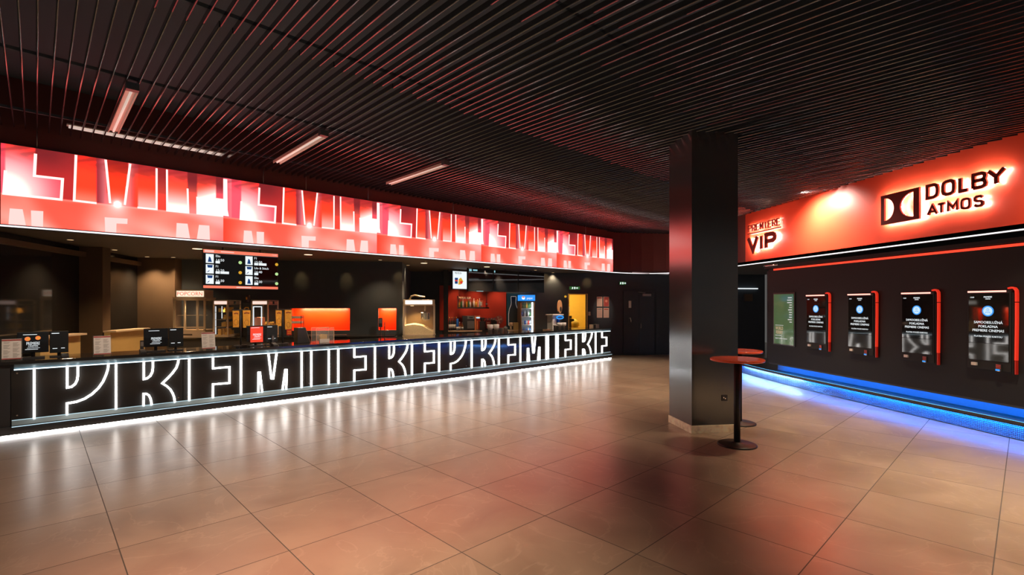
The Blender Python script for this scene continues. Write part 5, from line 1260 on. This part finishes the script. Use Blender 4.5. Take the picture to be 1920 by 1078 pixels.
# dark door right of the notices
xa, xb = at(1168, 600, YW)[0], at(1226, 600, YW)[0]
t = thing('side_door', 'black double door in the far wall behind the column', 'door', ((xa + xb) / 2, YW - .01, 0)); w2 = (xb - xa) / 2
b = MB(); b.box(-w2, -.003, -.04, 0, .01, 2.2); l1 = b.build('leaf', 'black', t); b = MB(); b.box(.003, w2, -.04, 0, .01, 2.2); l2 = b.build('leaf', 'black', t)
xx = at(1180, 600, YW)[0] - (xa + xb) / 2
b = MB(); b.tube([(xx - .03, -.06, 1.27), (xx + .01, -.07, 1.28), (xx + .03, -.06, 1.2), (xx + .03, -.06, 1.13)], .012, 8); b.tube([(xx - .03, -.04, 1.27), (xx - .03, -.06, 1.27)], .012, 8); b.build('handle', 'chrome', l1)
b = MB(); b.tube([(-.06 + .12, -.07, .92), (.06, -.07, 1.08)], .010, 8); b.tube([(.06, -.04, .95), (.06, -.07, .95)], .008, 6); b.build('handle', 'steel', l2)
b = MB(); b.box(xx - .045, xx + .045, -.045, -.041, 1.62, 1.86); b.build('sign_plate', 'white', l1)
b = MB(); b.box(.12, .42, -.09, -.041, 2.02, 2.10); b.tube([(-.05, -.1, 2.16), (.2, -.1, 2.13)], .008, 6); b.build('door_closer', 'steel', l2)
# slim lamps under the passage ceiling
x0, y0 = flo(1150, 516, ZS); x1, y1 = flo(1173, 523.5, ZS)
y0 = min(y0, 15.9); y1 = min(y1, 16.1)
L1 = em('dim_batten', (1, .85, .85), .35, (.5, .45, .45))
t = thing('ceiling_batten', 'slim dim lamp under the passage ceiling right of the screen', 'ceiling lamp', (0, 0, 0)); b = MB(); b.tube([(x0, min(y0, 15.5), ZS - .02), (x1, 16.05, ZS - .02)], .015, 8); b.build('tube', L1, t)
t = thing('ceiling_batten', 'slim white lamp under the passage ceiling right of the column', 'ceiling lamp', (0, 0, 0))
p0 = atx(1380, 516.5, 7.2); p1 = atx(1393, 514, 7.0); b = MB(); b.tube([(7.25, 12.6, ZS - .02), (7.1, 11.9, ZS - .02)], .018, 8); b.build('tube', 'scrwhite', t)
x0 = at(1379, 541, YW)[0]; x1 = at(1419, 541, YW)[0]; z = at(1400, 541, YW)[2]
t = thing('wall_lamp', 'slim horizontal white lamp on the far wall right of the column', 'wall lamp', (x0, YW - .04, z)); MB().box(0, x1 - x0, -.03, .0, -.02, .015).build('diffuser', 'scrwhite', t)
xa, _, za = at(1403, 558, YW - .02)
t = thing('picture', 'small dim brown picture on the far wall right of the column', 'picture', (xa, YW - .01, za)); MB().box(-.17, .17, -.03, 0, -.14, .14).build('frame', 'blackplastic', t); MB().box(-.15, .15, -.034, -.0305, -.12, .12).build('sheet', 'tan', t)

# low yellow-lit desks at the left
for y0, y1, l in ((8.45, 9.30, 'cream desk panel between the first till and the second menu stand'), (10.34, 11.14, 'longer cream desk panel left of the second till')):
    if y0 > 10: y0 = 10.06
    t = thing('desk', l, 'desk', (-6.0, (y0 + y1) / 2, 0), -PI / 2 + PI, 'cream desks at the left wall'); h = (y1 - y0) / 2
    # local x runs along the desk, local -y faces +x of the room
    b = MB(); b.box(-h, h, .0, .10, 0, 1.23); b.build('front_panel', 'cream', t)
    b = MB(); b.box(-h, h + .0, -.10, .12, 1.231, 1.26); b.build('desk_top', 'creamtop', t)
spot('desk_lamp', (-4.6, 8.8, 2.75), (-6.0, 9.0, 1.0), 60, (1, .75, .4), .9, .7, .05)
spot('desk_lamp', (-4.9, 10.7, 2.75), (-6.0, 10.7, 1.0), 60, (1, .75, .4), .9, .7, .05)
